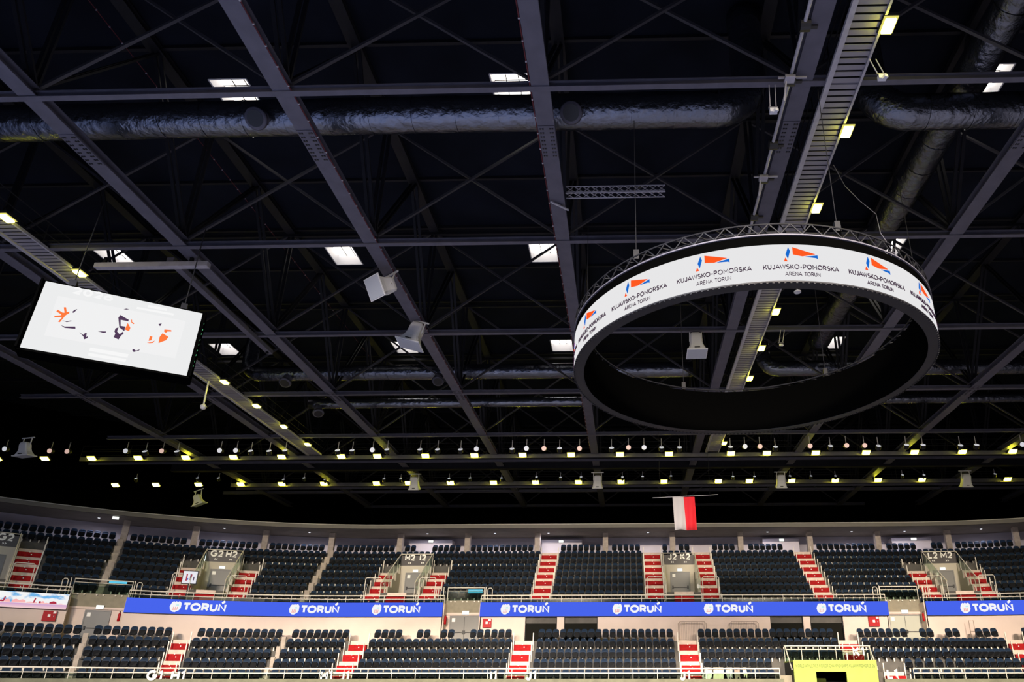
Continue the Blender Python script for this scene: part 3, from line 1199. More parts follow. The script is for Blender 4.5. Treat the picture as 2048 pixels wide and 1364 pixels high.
b.build('cross_beam', M['steel_light'], ts)
b = MB()
b.box((-19.42, 29.6, 16.95), (0.30, 9.0, 0.22))
b.build('long_beam', M['steel_mid'], ts)
b = MB()
for x_, y_ in ((-18.55, 25.2), (-22.3, 25.2), (-19.42, 25.3), (-19.42, 33.8)):
    b.box((x_, y_, 16.95), (0.12, 0.12, 0.4))
b.build('clamp_plates', M['steel'], ts)
b = MB()
for i in range(9):
    b.box((W_ / 2 + 0.125, -0.02 + 0.06 * (i % 2), 0.9 - i * 0.23), (0.02, 0.03, 0.05))
b.build('status_lights', emis('green_status_led', (0.2, 0.9, 0.4), 1.0), t, local=True)


# ================================================================== LOUDSPEAKERS
def speaker(label, at, mouth_dir, L, w0, w1, d0, d1, up=(0, 0, 1), anchor=None, slot=True):
    """white flared horn speaker: rounded narrow back, flared square mouth; at = centre"""
    at = Vector(at)
    a = Vector(mouth_dir).normalized()
    x = a.cross(Vector(up))
    if x.length < 0.05:
        x = Vector((1, 0, 0))
    x.normalize()
    y = x.cross(a).normalized()
    t = thing('horn_speaker', label, 'loudspeaker', at, group='white horn loudspeakers')
    b = MB()
    rings = []
    prof = [(-0.5, 0.45), (-0.47, 0.72), (-0.40, 0.90), (-0.28, 1.0), (0.0, 1.02), (0.2, None), (0.38, None), (0.5, None)]
    for s, k in prof:
        if k is None:
            q = (s - 0.0) / 0.5
            f = q ** 1.8
            hw, hd = w0 / 2 * 1.02 + (w1 - w0) / 2 * f, d0 / 2 * 1.02 + (d1 - d0) / 2 * f
        else:
            hw, hd = w0 / 2 * k, d0 / 2 * k
        c = at + a * (s * L)
        ch = 0.22
        ring = []
        for sx, sy in ((1, -1), (1, 1), (-1, 1), (-1, -1)):
            p1 = (sx * hw, sy * hd * (1 - ch)) if sx * sy < 0 else (sx * hw * (1 - ch), sy * hd)
            p2 = (sx * hw * (1 - ch), sy * hd) if sx * sy < 0 else (sx * hw, sy * hd * (1 - ch))
            if sx * sy < 0:
                pp = [p2, p1]
            else:
                pp = [p2, p1]
            for u, v in pp:
                ring.append(c + x * u + y * v)
        rings.append(ring)
    b.loft(rings)
    b.build('horn_body', M['white'], t)
    b = MB()
    R = Matrix((x, y, a)).transposed().to_4x4()
    b.box(None, (w1 * 1.04, d1 * 1.04, 0.05), mtx=Matrix.Translation(at + a * (L * 0.51)) @ R)
    b.build('mouth_rim', M['white'], t)
    b = MB()
    b.box(None, (w1 * 0.95, d1 * 0.95, 0.05), mtx=Matrix.Translation(at + a * (L * 0.53)) @ R)
    b.build('grille', M['grille'], t)
    if slot:
        b = MB()
        b.box(None, (w1 * 0.28, 0.02, 0.06), mtx=Matrix.Translation(at + a * (L * 0.40) - y * (d1 * 0.46)) @ R)
        b.build('handle_slot', M['bolt'], t)
    if anchor is not None:
        b = MB()
        an = Vector(anchor)
        for s in (-1, 1):
            b.bar(at + x * (s * w0 * 0.53) - a * (L * 0.1), an + x * (s * w0 * 0.5), 0.05, 0.05)
        b.bar(an - x * (w0 * 0.8), an + x * (w0 * 0.8), 0.06, 0.06)
        b.build('bracket', M['white'], t)
    return t


c1 = atZ(768, 573, 16.2)
speaker('white horn speaker whose grey grille faces the camera, on the left truss', c1, (-0.55, -0.75, -0.55), 1.0, 0.66, 0.95, 0.66, 0.95, anchor=(TX[3] + 0.1, c1.y + 0.4, ZB - 0.06), slot=False)
c2 = atZ(829, 668, 16.35)
speaker('white horn speaker pointing straight down above a skylight, on the left truss', c2, (-0.28, -0.10, -1), 1.25, 0.62, 1.2, 0.62, 0.95, up=(0, 1, 0), anchor=(c2.x + 0.2, c2.y, ZB - 0.06))
c3 = atZ(1392, 687, 16.4)
speaker('white horn speaker seen through the LED ring', c3, (0.02, -0.12, -1), 1.2, 0.6, 1.0, 0.6, 0.9, up=(0, 1, 0), anchor=(c3.x, c3.y, ZB + 0.1))
FS = [(829, 966, 'white speaker hanging between the lamp rows, left of centre', 1.0),
      (1195, 963, 'white speaker hanging between the lamp rows beside the central truss', 1.0),
      (1562, 962, 'white speaker hanging between the lamp rows, right of the flag', 1.0),
      (1932, 960, 'white speaker hanging between the lamp rows, far right', 1.0)]
for x, y, lb, k in FS:
    c = atY(x, y, 57.2)
    ax = -(c.x - 4) * 0.004
    speaker(lb, c, (0.0, 0.35, -1), 1.05, 0.66, 0.88, 0.5, 0.7, up=(0, 1, 0), anchor=(c.x, c.y - 0.1, c.z + 0.75))
c = atY(396, 999, 56)
speaker('white speaker tilted over the left stand, below the lower lamp row', c, (0.35, 0.2, -0.9), 0.85, 0.5, 0.95, 0.5, 0.8, up=(0, 1, 0), anchor=(c.x - 0.1, c.y, c.z + 0.8))
c = atY(50, 898, 42)
speaker('white speaker at the far left edge below the upper lamp row', c, (0.1, 0.15, -1), 0.9, 0.5, 0.95, 0.5, 0.8, up=(0, 1, 0), anchor=(c.x, c.y, c.z + 0.75))


# small hanging fixtures on twin rods
def twin_rod(label, top, low, head=0.14, light=True):
    t = thing('hanging_floodlight', label, 'hanging fixture', top)
    top, low = Vector(top), Vector(low)
    b = MB()
    for s in (-0.09, 0.09):
        b.tube([top + Vector((s, 0, 0)), low + Vector((s, 0, 0.1))], 0.016, 6)
    b.build('rods', M['steel_light'] if light else M['steel_mid'], t)
    b = MB()
    b.box(low, (head * 1.6, head, head))
    b.box(low + Vector((0.05, -0.08, -0.06)), (head * 0.8, head * 0.9, head * 0.7), 0.4)
    b.build('head', M['white'], t)
    b = MB()
    b.box(low + Vector((0, 0, 0.12)), (0.28, 0.06, 0.05))
    b.build('yoke', M['steel_mid'], t)


twin_rod('small white fixture on twin rods left of the slatted catwalk', atY(1544, 170, 16.4), atY(1547, 222, 16.5))
twin_rod('small white fixture on slanted rods right of the slatted catwalk', atY(1745, 118, 15.2), atY(1764, 155, 15.4))
twin_rod('frame of two rods hanging inside the LED ring beside the catwalk lamps', atY(1565, 660, 31.9), atY(1562, 690, 32), 0.10)
t = thing('dome_camera', 'white dome camera on a stem below the scoreboard right corner', 'camera', atY(408, 795, 38))
b = MB()
p, q = atY(411, 790, 38), atY(407, 812, 38)
b.tube([p + Vector((0, 0, 1.2)), p, q], 0.05, 8)
b.build('stem', M['white'], t)
b = MB()
b.tube([q + Vector((0, 0, 0.12)), q, q - Vector((0, 0, 0.16)), q - Vector((0, 0, 0.22))], [0.08, 0.18, 0.14, 0.04], 14)
b.build('dome', M['white'], t, smooth=True)
t = thing('pendant_lamp', 'small white pendant on a stem inside the LED ring, top', 'pendant', atY(1595, 575, 27))
b = MB()
p, q = atY(1593, 572, 27), atY(1595, 583, 27)
b.tube([p + Vector((0, 0, 0.5)), q], 0.025, 8)
b.build('stem', M['white'], t)
b = MB()
b.tube([q + Vector((0, 0, 0.06)), q, q - Vector((0, 0, 0.05))], [0.04, 0.16, 0.15], 14)
b.build('shade', M['white'], t)

# pipe and clamps slung along the left side of the catwalk truss
t = thing('rigging_pipe', 'pale rigging pipe with black clamps left of the slatted catwalk', 'pipe', (5.0, 24, ZB - 0.3))
b = MB()
b.tube([(5.0, 10, ZB - 0.12), (5.0, 25, ZB - 0.12)], 0.055, 10)
b.build('pipe', M['steel_light'], t)
for Y in (14.3, 16.2, 18.9, 20.6, 22.8):
    b = MB()
    b.tube([(4.88, Y, ZB - 0.12), (5.16, Y, ZB - 0.12)], 0.17, 12)
    b.box((5.15, Y + 0.1, ZB - 0.06), (0.5, 0.10, 0.06))
    b.build('clamp', M['bolt'], t)
for Y in (16.05, 20.45):
    b = MB()
    b.box((5.05, Y, ZB - 0.16), (0.85, 0.05, 0.05))
    b.box((4.95, Y - 0.05, ZB - 0.26), (0.3, 0.25, 0.10))
    b.tube([(4.85, Y, ZB - 0.3), (4.82, Y + 0.3, ZB - 0.75)], 0.03, 6)
    b.build('outrigger', M['steel_light'], t)

t = thing('box_truss', 'small silver lattice truss beside the central truss, above the LED ring', 'lighting truss', atZ(1220, 385, 17.6))
b = MB()
A, B_ = atZ(1132, 385, 17.6), atZ(1330, 384, 17.6)
for dy_, dz_ in ((-0.15, -0.15), (-0.15, 0.15), (0.15, -0.15), (0.15, 0.15)):
    o_ = Vector((0, dy_, dz_))
    b.tube([A + o_, Vector((B_.x, A.y, A.z)) + o_], 0.025, 6)
b.build('tubes', M['steel_light'], t)
b = MB()
nn = 12
for i in range(nn):
    u0 = A.x + (B_.x - A.x) * i / nn
    u1 = A.x + (B_.x - A.x) * (i + 1) / nn
    for dy_ in (-0.15, 0.15):
        b.bar((u0, A.y + dy_, A.z - 0.15), (u1, A.y + dy_, A.z + 0.15), 0.022)
    for dz_ in (-0.15, 0.15):
        b.bar((u0, A.y - 0.15, A.z + dz_), (u1, A.y + 0.15, A.z + dz_), 0.022)
b.build('lattice', M['steel_light'], t)
t = thing('work_light', 'thin pale tube fixed across the central truss chord', 'tube', atZ(1118, 410, 16.95))
b = MB()
b.tube([atZ(1101, 403, 16.98), atZ(1137, 420, 16.98)], 0.045, 8)
b.build('tube', M['steel_light'], t)
b = MB()
b.box(atZ(1118, 411, 17.03), (0.2, 0.1, 0.08))
b.build('clip', M['steel_mid'], t)
t = thing('power_cable', 'thin slack cable drooping from the catwalk to the LED ring', 'cable', atZ(1667, 330, 16.6))
b = MB()
b.tube([atZ(1667, 330, 16.6), atZ(1690, 372, 16.2), atZ(1720, 402, 15.6), atZ(1752, 428, 15.0), atZ(1761, 466, 13.2), Vector((RX + 4.6, RY - 3.2, 11.8))], 0.011, 6)
b.build('cable', M['steel_mid'], t)

# ================================================================== FLAG
t = thing('flag', 'white and red flag hanging vertically above the far stand', 'flag', atY(1368, 992, 46))
fl, fr_ = atY(1345, 995, 46), atY(1389, 992, 46)
fb = atY(1350, 1060, 46)
b = MB()
nx, nz = 22, 12
xl, xr, zt, zb = fl.x, fr_.x, fl.z + 0.03, fb.z
vs = []
for j in range(nz + 1):
    for i in range(nx + 1):
        u, v = i / nx, j / nz
        vs.append(Vector((xl + (xr - xl) * u + 0.10 * v + 0.03 * v * math.sin(u * 5), 46 + 0.06 * math.sin(u * 13 + v * 1.5) * (0.4 + v), zt + (zb - zt) * v + 0.03 * math.sin(u * 7) * v)))
fs, ms = [], []
for j in range(nz):
    for i in range(nx):
        a = j * (nx + 1) + i
        fs.append((a, a + 1, a + nx + 2, a + nx + 1))
for half, nm, mk in ((0, 'white_half', 'flagw'), (1, 'red_half', 'flagr')):
    b = MB()
    sel = [f for q, f in enumerate(fs) if (q % nx >= nx // 2) == bool(half)]
    b.add(vs, sel)
    off = [Vector(p) + Vector((0, 0.012, 0)) for p in vs]
    b.add(off, [tuple(reversed(f)) for f in sel])
    b.build(nm, M[mk], t, smooth=True)
b = MB()
b.tube([atY(1305, 996, 46), atY(1436, 989, 46)], 0.022, 6)
b.build('hanging_bar', M['steel_light'], t)
b = MB()
for x in (1320, 1420):
    p = atY(x, 994, 46)
    b.tube([p, Vector((p.x, 46, ZB))], 0.008, 5)
b.build('hanging_wire', M['steel'], t)

# ================================================================== STANDS
TL, TR = -58.0, 46.0
LR = [26.4 + 0.8 * i for i in range(5)]
LZ = [0.17, 0.84, 1.50, 2.22, 2.90]            # lower treads
UR = [32.0 + 0.85 * i for i in range(9)]
UZ = [5.27, 5.99, 6.63, 7.29, 7.96, 8.58, 9.25, 9.90, 10.60]   # upper treads

# intervals in bowl parameter t, from the photograph
GAPS = [(t_at(135, 31.2, 5.2), t_at(251, 31.2, 5.2)), (t_at(885, 31.2, 5.2), t_at(960, 31.2, 5.2)), (t_at(1776, 31.2, 5.2), t_at(1853, 31.2, 5.2))]
VOM = []
for xa, xb in ((-58, 22), (400, 484), (786, 874), (1326, 1386), (1836, 1940)):
    zc = 8.0
    VOM.append((t_at(xa, 35.0, 8.0), t_at(xb, 35.0, 8.0)))
# straighten: same clear width, centred on the sign
VC = [t_at(x, 36.4, 9.6) for x in (-10, 449, 835, 1357, 1877)]
VOM = [(c - 1.3, c + 1.3) for c in VC]
USTAIR = []        # (t centre, first row, last row, width, label)
for c, nm in zip(VC, ('G2', 'G2 H2', 'H2 I2', 'J2 K2', 'L2 M2')):
    for s, side in ((-1, 'left'), (1, 'right')):
        if nm == 'G2' and s < 0:
            continue
        USTAIR.append((c + s * 2.1, 2, {'J2 K2': 9, 'G2': 7}.get(nm, 6), 1.35, 'red upper tier stairs on the %s of the %s doorway sign' % (side, nm)))
USTAIR.append((t_at(1091, 35.5, 8.5), 2, 9, 1.35, 'straight red upper tier stairs between the H2 I2 and J2 K2 signs'))
USTAIR.append((t_at(1626, 35.5, 8.5), 2, 9, 1.35, 'straight red upper tier stairs between the J2 K2 and L2 M2 signs'))
LST = [(t_at(349, 28.0, 1.9), 1, 5, 'G1 H1'), (t_at(703, 28.0, 1.9), 1, 5, 'H1 I1'), (t_at(1041, 28.0, 1.9), 1, 5, 'I1 J1'),
       (t_at(1379, 28.0, 1.9), 1, 5, 'J1'), (t_at(1701, 28.8, 2.4), 3, 5, 'K1'), (t_at(1783, 27.2, 1.0), 1, 2, 'L1'), (t_at(2036, 28.8, 2.4), 3, 5, 'far right')]
PORT = (t_at(1560, 26.4, 0.6), t_at(1757, 26.4, 0.6))      # lime portal cut into the lower rows 1-2
USTRIP = [(-40.2, None), (t_at(632, 35.0, 8.3), None), (t_at(222, 35.5, 8.6), None)]
LSTRIP = [t_at(158, 28.0, 2.0), t_at(540, 27.2, 1.4)]


def cut(a, b_, holes):
    segs = [(a, b_)]
    for h0, h1 in holes:
        nx_ = []
        for s0, s1 in segs:
            if h1 <= s0 or h0 >= s1:
                nx_.append((s0, s1))
                continue
            if h0 > s0:
                nx_.append((s0, h0))
            if h1 < s1:
                nx_.append((h1, s1))
        segs = nx_
    return segs


# --- terraces
b = MB()
for i in range(5):
    r0, z0 = LR[i] - 0.4, LZ[i]
    r1 = LR[i] + 0.4 if i < 4 else 31.45
    zb_ = LZ[i] - 1.2
    holes = [PORT] if i < 2 else []
    for s0, s1 in cut(TL, TR, holes):
        b.sweep(s0, s1, [(r0, zb_), (r0, z0), (r1, z0), (r1, zb_)])
for g0, g1 in GAPS:
    b.sweep(g0 - 0.5, g1 + 0.5, [(31.45, LZ[4] - 0.3), (31.45, LZ[4]), (33.0, LZ[4]), (33.0, LZ[4] - 0.3)])
struct(b.build('floor_lower_tier', M['concrete']))
b = MB()
for i in range(9):
    r0, z0 = UR[i] - 0.425, UZ[i]
    r1 = UR[i] + 0.425 if i < 8 else 42.2
    zb_ = z0 - 1.0
    holes = (VOM if i < 6 else []) + (GAPS if i == 0 else [])
    for s0, s1 in cut(TL, TR, holes):
        b.sweep(s0, s1, [(r0, zb_), (r0, z0), (r1, z0), (r1, zb_)])
for v0, v1 in VOM:
    b.sweep(v0, v1, [(32.0, 5.0), (32.0, 6.55), (36.2, 6.55), (36.2, 5.0)])
struct(b.build('floor_upper_tier', M['concrete']))

# --- walls
b = MB()
for s0, s1 in cut(TL, TR, [PORT]):
    b.sweep(s0, s1, [(25.3, FZ), (25.3, 0.42), (25.55, 0.42), (25.55, FZ)])
struct(b.build('wall_arena_front', M['front']))
b = MB()
WOP = [(t_at(a, 31.4, 4.2), t_at(c, 31.4, 4.2)) for a, c in ((1050, 1114), (1128, 1195), (1541, 1607), (1621, 1687))]
for s0, s1 in cut(TL, TR, GAPS + WOP):
    b.sweep(s0, s1, [(31.4, LZ[4]), (31.4, 5.7), (31.56, 5.7), (31.56, LZ[4])])
for h0, h1 in WOP:
    b.sweep(h0, h1, [(31.4, 4.74), (31.4, 5.7), (31.56, 5.7), (31.56, 4.74)])
struct(b.build('wall_concourse', M['wall']))
b = MB()
for g0, g1 in GAPS:
    b.sweep(g0 - 0.15, g1 + 0.15, [(32.35, LZ[4]), (32.35, 4.95), (32.5, 4.95), (32.5, LZ[4])])
    b.sweep(g0 - 0.15, g1 + 0.15, [(32.25, 4.95), (32.25, 5.10), (32.5, 5.10), (32.5, 4.95)])
    for g, s in ((g0, -1), (g1, 1)):
        b.sweep(g - 0.07, g + 0.07, [(31.4, LZ[4]), (31.4, 5.7), (32.4, 5.7), (32.4, LZ[4])])
struct(b.build('wall_door_recess', M['wall']))
b = MB()
for g0, g1 in GAPS:
    b.sweep(g0 - 0.1, g1 + 0.1, [(32.33, 5.10), (32.33, 6.0), (32.5, 6.0), (32.5, 5.10)])
struct(b.build('wall_balcony_front', M['olive']))
for k, (h0, h1) in enumerate(WOP):
    b = MB()
    b.sweep(h0 - 0.1, h1 + 0.1, [(31.62, LZ[4]), (31.62, 4.9), (31.66, 4.9), (31.66, LZ[4])])
    wn = struct(b.build('window_%d' % (k + 1), M['win']))
    b = MB()
    b.sweep(h0, h0 + 0.05, [(31.45, LZ[4]), (31.45, 4.74), (31.6, 4.74), (31.6, LZ[4])])
    b.sweep(h1 - 0.05, h1, [(31.45, LZ[4]), (31.45, 4.74), (31.6, 4.74), (31.6, LZ[4])])
    b.build('window_frame', M['steel'], wn)

b = MB()
b.sweep(TL, TR, [(42.0, UZ[8]), (42.0, 12.6), (42.2, 12.6), (42.2, UZ[8])])
for x0, x1 in ((815, 902), (1082, 1163), (1527, 1600), (1787, 1866)):
    a, c = t_at(x0, 40.6, 11.6), t_at(x1, 40.6, 11.6)
    b.sweep(a, c, [(40.9, UZ[8]), (40.9, 12.25), (42.0, 12.25), (42.0, UZ[8])])
struct(b.build('wall_upper', M['wall_up']))
b = MB()
b.sweep(TL, TR, [(36.05, 12.42), (36.05, 12.52), (42.2, 12.75), (42.2, 12.62)])
b.sweep(TL, TR, [(42.2, 12.5), (42.2, 12.75), (50.2, 12.75), (50.2, 12.5)])
struct(b.build('ceiling_eave', M['soffit']))
b = MB()
b.sweep(TL, TR, [(35.95, 12.26), (35.95, 12.56), (36.10, 12.56), (36.10, 12.26)])
struct(b.build('trim_1', M['fascia']))
b = MB()
b.sweep(TL, TR, [(35.92, 12.56), (35.92, 12.61), (36.10, 12.61), (36.10, 12.56)])
struct(b.build('trim_2', M['edge']))
for x in (250, 390, 530, 663, 800, 935, 1075, 1211, 1345, 1481, 1620, 1756, 1897, 2033):
    tt = t_at(x, 39.2, 11.6)
    b = MB()
    p = bp(tt, 39.3, 0)
    b.box((p.x, p.y, (10.3 + 12.5) / 2), (0.46, 0.46, 2.2), -bphi(tt))
    struct(b.build('pillar', M['pillar']))

# recessed downlights in the eave soffit
dl = None
for i, x in enumerate((198, 449, 619, 855, 990, 1097, 1296, 1535, 1703, 1809, 1962)):
    tt = t_at(x, 39.0, 12.45)
    p = bp(tt, 39.0, 12.46)
    lb = 'small recessed downlight in the soffit under the eave, %s from left' % nth(i + 1)
    if dl is None:
        dl = thing('downlight', lb, 'lamp', p, group='soffit downlights')
        b = MB()
        b.tube([(0, 0, 0.02), (0, 0, -0.02)], 0.12, 14)
        b.build('ring', M['white'], dl, local=True)
        b = MB()
        b.tube([(0, 0, -0.02), (0, 0, -0.03)], 0.085, 14)
        b.build('lens', emis('downlight_lens', (0.9, 0.9, 1.0), 1.6), dl, local=True)
    else:
        dup(dl, p, 0, lb)
    l = bpy.data.lights.new('downlight_beam', 'AREA')
    l.shape = 'DISK'
    l.size = 0.16
    l.energy = 70
    l.color = (0.86, 0.84, 1.0)
    o = bpy.data.objects.new('downlight_beam', l)
    o.location = (p.x, p.y, p.z - 0.06)
    C.objects.link(o)


# --- doors
def bowl_box(b, t0, t1, r0, r1, z0, z1, mi=0):
    return b.sweep(t0, t1, [(r0, z0), (r0, z1), (r1, z1), (r1, z0)], mi, step=0.8)


def door(idx, tc, w2, r, z0, z1, m, double=False):
    b = MB()
    bowl_box(b, tc - w2, tc + w2, r - 0.05, r, z0, z1)
    d = struct(b.build('door_%d' % idx, M[m]))
    b = MB()
    bowl_box(b, tc - w2 - 0.08, tc - w2, r - 0.08, r + 0.02, z0, z1 + 0.08)
    bowl_box(b, tc + w2, tc + w2 + 0.08, r - 0.08, r + 0.02, z0, z1 + 0.08)
    bowl_box(b, tc - w2, tc + w2, r - 0.08, r + 0.02, z1, z1 + 0.08)
    b.build('door_frame', M['door'], d)
    b = MB()
    zz = z0 + (z1 - z0) * 0.42
    for q in ((-1, 1) if not double else (-1, -0.05, 0.05, 1)):
        c = tc + q * (w2 - 0.12)
        bowl_box(b, c - 0.05, c + 0.05, r - 0.16, r - 0.05, zz - 0.12, zz + 0.12)
    bowl_box(b, tc - w2 + 0.1, tc + w2 - 0.1, r - 0.13, r - 0.10, zz - 0.03, zz + 0.02)
    b.build('push_bar', M['bolt'], d)
    b = MB()
    bowl_box(b, tc - w2 + 0.10, tc - w2 + 0.34, r - 0.07, r - 0.05, z1 - 0.36, z1 - 0.10)
    b.build('door_plate', M['letter'], d)
    if double:
        b = MB()
        bowl_box(b, tc - 0.015, tc + 0.015, r - 0.06, r - 0.05, z0, z1)
        b.build('door_joint', M['bolt'], d)


def exit_sign(label, tc, r, z, w2=0.20, h=0.2):
    b = MB()
    bowl_box(b, tc - w2, tc + w2, r - 0.07, r - 0.02, z, z + h)
    t_ = thing('exit_sign', label, 'exit sign', bp(tc, r, z), group='lit exit signs')
    b.build('lit_panel', M['exit'], t_)
    b = MB()
    bowl_box(b, tc - w2 - 0.02, tc + w2 + 0.02, r - 0.02, r + 0.0, z - 0.02, z + h + 0.02)
    b.build('back_box', M['white'], t_)


di = 0
for (g0, g1), x0, x1, lt, dbl, nm in zip(GAPS, (166, 900, 1782), (214, 956, 1842), ('door', 'door', 'door_light'), (False, True, True), ('left', 'middle', 'right')):
    di += 1
    a, c = t_at(x0, 32.3, 4.0), t_at(x1, 32.3, 4.0)
    door(di, (a + c) / 2, (c - a) / 2, 32.34, LZ[4], 4.82, lt, dbl)
    exit_sign('lit white exit sign over the %s grey concourse door' % nm, (a + c) / 2 + 0.05, 32.24, 4.98, 0.24, 0.24)
for c, nm in zip(VC, ('G2', 'G2 H2', 'H2 I2', 'J2 K2', 'L2 M2')):
    di += 1
    door(di, c + 0.05, 0.72, 36.0, 6.55, 8.55, 'door')
    exit_sign('lit white exit sign over the door below the %s sign' % nm, c + 0.05, 35.98, 8.68, 0.2, 0.19)
for i, (x, y, nm) in enumerate(((230, 1036, 'far left soffit above the G2 seats'), (861, 1083, 'pale box behind the H2 I2 sign'), (1122, 1083, 'pale box above the H2 J2 straight stairs'), (1564, 1080, 'pale box left of the K2 straight stairs'), (1829, 1078, 'pale box behind the L2 M2 sign'))):
    r_, z_ = (40.85, 11.6) if i else (37.5, 12.1)
    tc = t_at(x, r_, z_)
    zz = atY(x, y, bp(tc, r_).y).z
    exit_sign('small lit exit sign on the ' + nm, tc, r_, zz - 0.1, 0.2, 0.2)

# --- doorway boxes of the upper tier
for (v0, v1), nm in zip(VOM, ('G2', 'G2 H2', 'H2 I2', 'J2 K2', 'L2 M2')):
    b = MB()
    bowl_box(b, v0, v1, 36.0, 36.2, 6.55, 9.2)
    for tt, s in ((v0, 1), (v1, -1)):
        # stepped cheek wall following the rows
        for i in range(1, 6):
            r0 = UR[i] - 0.425
            ta, tb = (tt - 0.02, tt + 0.12) if s > 0 else (tt - 0.12, tt + 0.02)
            bowl_box(b, ta, tb, r0, r0 + 0.86, 6.5, UZ[i] + 0.55)
    struct(b.build('wall_doorway', mat('pale_doorway_paint_' + nm.replace(' ', '_'), (0.50, 0.45, 0.37), 0.8)))


def sector_sign(label, tc, r, z, parts, size, panel=None, arrows=None, cat='sign', group='block letter signs'):
    """white letters on a dark or clear panel"""
    t_ = thing('sector_sign', label, cat, bp(tc, r, z), group=group)
    if panel:
        w2, z0, z1 = panel
        b = MB()
        bowl_box(b, tc - w2, tc + w2, r, r + 0.02, z0, z1)
        b.build('panel', M['sign'], t_)
    b = MB()
    k = RC / r if abs(tc) > tend(tc) else 1.0
    for txt, dx in parts:
        vs, fs = text_geo(txt, size, 0.235, 0.008, 0.12)
        b.add([bp(tc + (v.x * 0.80 + dx) * k, r - 0.015 + v.y, z + v.z) for v in vs], fs)
    b.build('lettering', M['letter'], t_)
    if arrows:
        b = MB()
        for txt, dx, dz_ in arrows:
            vs, fs = text_geo(txt, size * 0.34, 0.24, 0.008, 0.10)
            b.add([bp(tc + (v.x + dx) * k, r - 0.015 + v.y, z + v.z + dz_) for v in vs], fs)
        b.build('arrows', M['letter'], t_)


for (v0, v1), c, (l, r_) in zip(VOM, VC, (('F2', 'G2'), ('G2', 'H2'), ('H2', 'I2'), ('J2', 'K2'), ('L2', 'M2'))):
    nm = '%s %s' % (l, r_) if l != 'F2' else 'G2'
    prt = [(l, -0.53), (r_, 0.53)] if l != 'F2' else [(r_, 0.53)]
    arw = [('<<', -0.53, -0.27), ('>>', 0.53, -0.27)] if l != 'F2' else [('>>', 0.53, -0.27)]
    sector_sign('dark doorway sign reading %s in big white letters' % nm, c, 36.05, 9.60, prt, 0.53, (1.28, 9.2, 10.02), arw)
    # parapet glass and sloping side rails over the doorway
    t_ = thing('doorway_railing', 'pale railing with glass around the %s doorway' % nm, 'railing', bp(c, 36.1, 9.2), group='doorway railings')
    b = MB()
    top = [bp(v0, 31.9, 7.25), bp(v0, 36.05, 10.15), bp(v1, 36.05, 10.15), bp(v1, 31.9, 7.25)]
    b.tube(top[:2], 0.035, 6)
    b.tube(top[1:3], 0.035, 6)
    b.tube(top[2:], 0.035, 6)
    b.build('handrail', M['rail'], t_)
    for tt in (v0, v1):
        for i in range(6):
            b = MB()
            p = bp(tt, UR[i], 0)
            zt_ = 7.25 + (10.15 - 7.25) * (UR[i] - 31.9) / 4.15
            b.tube([(p.x, p.y, UZ[i] + 0.1), (p.x, p.y, zt_)], 0.022, 6)
            b.build('post', M['rail'], t_)
        b = MB()
        b.add([bp(tt, 32.0, 6.3), bp(tt, 36.0, 9.2), bp(tt, 36.0, 10.05), bp(tt, 32.0, 7.2)] + [bp(tt + 0.015, 32.0, 6.3), bp(tt + 0.015, 36.0, 9.2), bp(tt + 0.015, 36.0, 10.05), bp(tt + 0.015, 32.0, 7.2)],
              [(0, 1, 2, 3), (7, 6, 5, 4), (0, 4, 5, 1), (1, 5, 6, 2), (2, 6, 7, 3), (3, 7, 4, 0)])
        b.build('glass_panel', M['glass'], t_)
    # red steps in front of the door
    t_ = thing('doorway_steps', 'short red steps leading down from the %s door to the front rail' % nm, 'steps', bp(c, 31.9, 5.3), group='short doorway steps')
    b = MB()
    bowl_box(b, c - 0.72, c + 0.72, 31.60, 31.75, 5.3, 5.98)
    bowl_box(b, c - 0.72, c + 0.72, 31.72, 31.95, 5.3, 6.30)
    b.build('red_risers', M['red'], t_)
    b = MB()
    bowl_box(b, c - 0.72, c + 0.72, 31.93, 31.99, 6.30, 6.55)
    b.build('cream_riser', M['cream'], t_)
    # hoop barriers at each side of the door
    for s, side in ((-1, 'left'), (1, 'right')):
        if nm == 'G2' and s < 0:
            continue
        t_ = thing('hoop_barrier', 'pale hoop barrier at the foot of the stairs %s of the %s door' % (side, nm), 'barrier', bp(c + s * 2.1, 32.4, 6.0), group='stair foot hoops')
        b = MB()
        a0, a1 = c + s * 2.1 - 0.62, c + s * 2.1 + 0.62
        z0, z1 = UZ[1], UZ[1] + 1.75
        b.tube([bp(a0, 32.5, z0), bp(a0, 32.5, z1 - 0.1), bp(a0 + 0.1, 32.5, z1), bp(a1 - 0.1, 32.5, z1), bp(a1, 32.5, z1 - 0.1), bp(a1, 32.5, z0)], 0.03, 6)
        b.build('hoop', M['rail'], t_)
        b = MB()
        for aa in (a0, a1):
            p = bp(aa, 32.5, z0)
            b.tube([p, p + Vector((0, 0, 0.03))], 0.07, 8)
        b.build('foot_plates', M['rail'], t_)


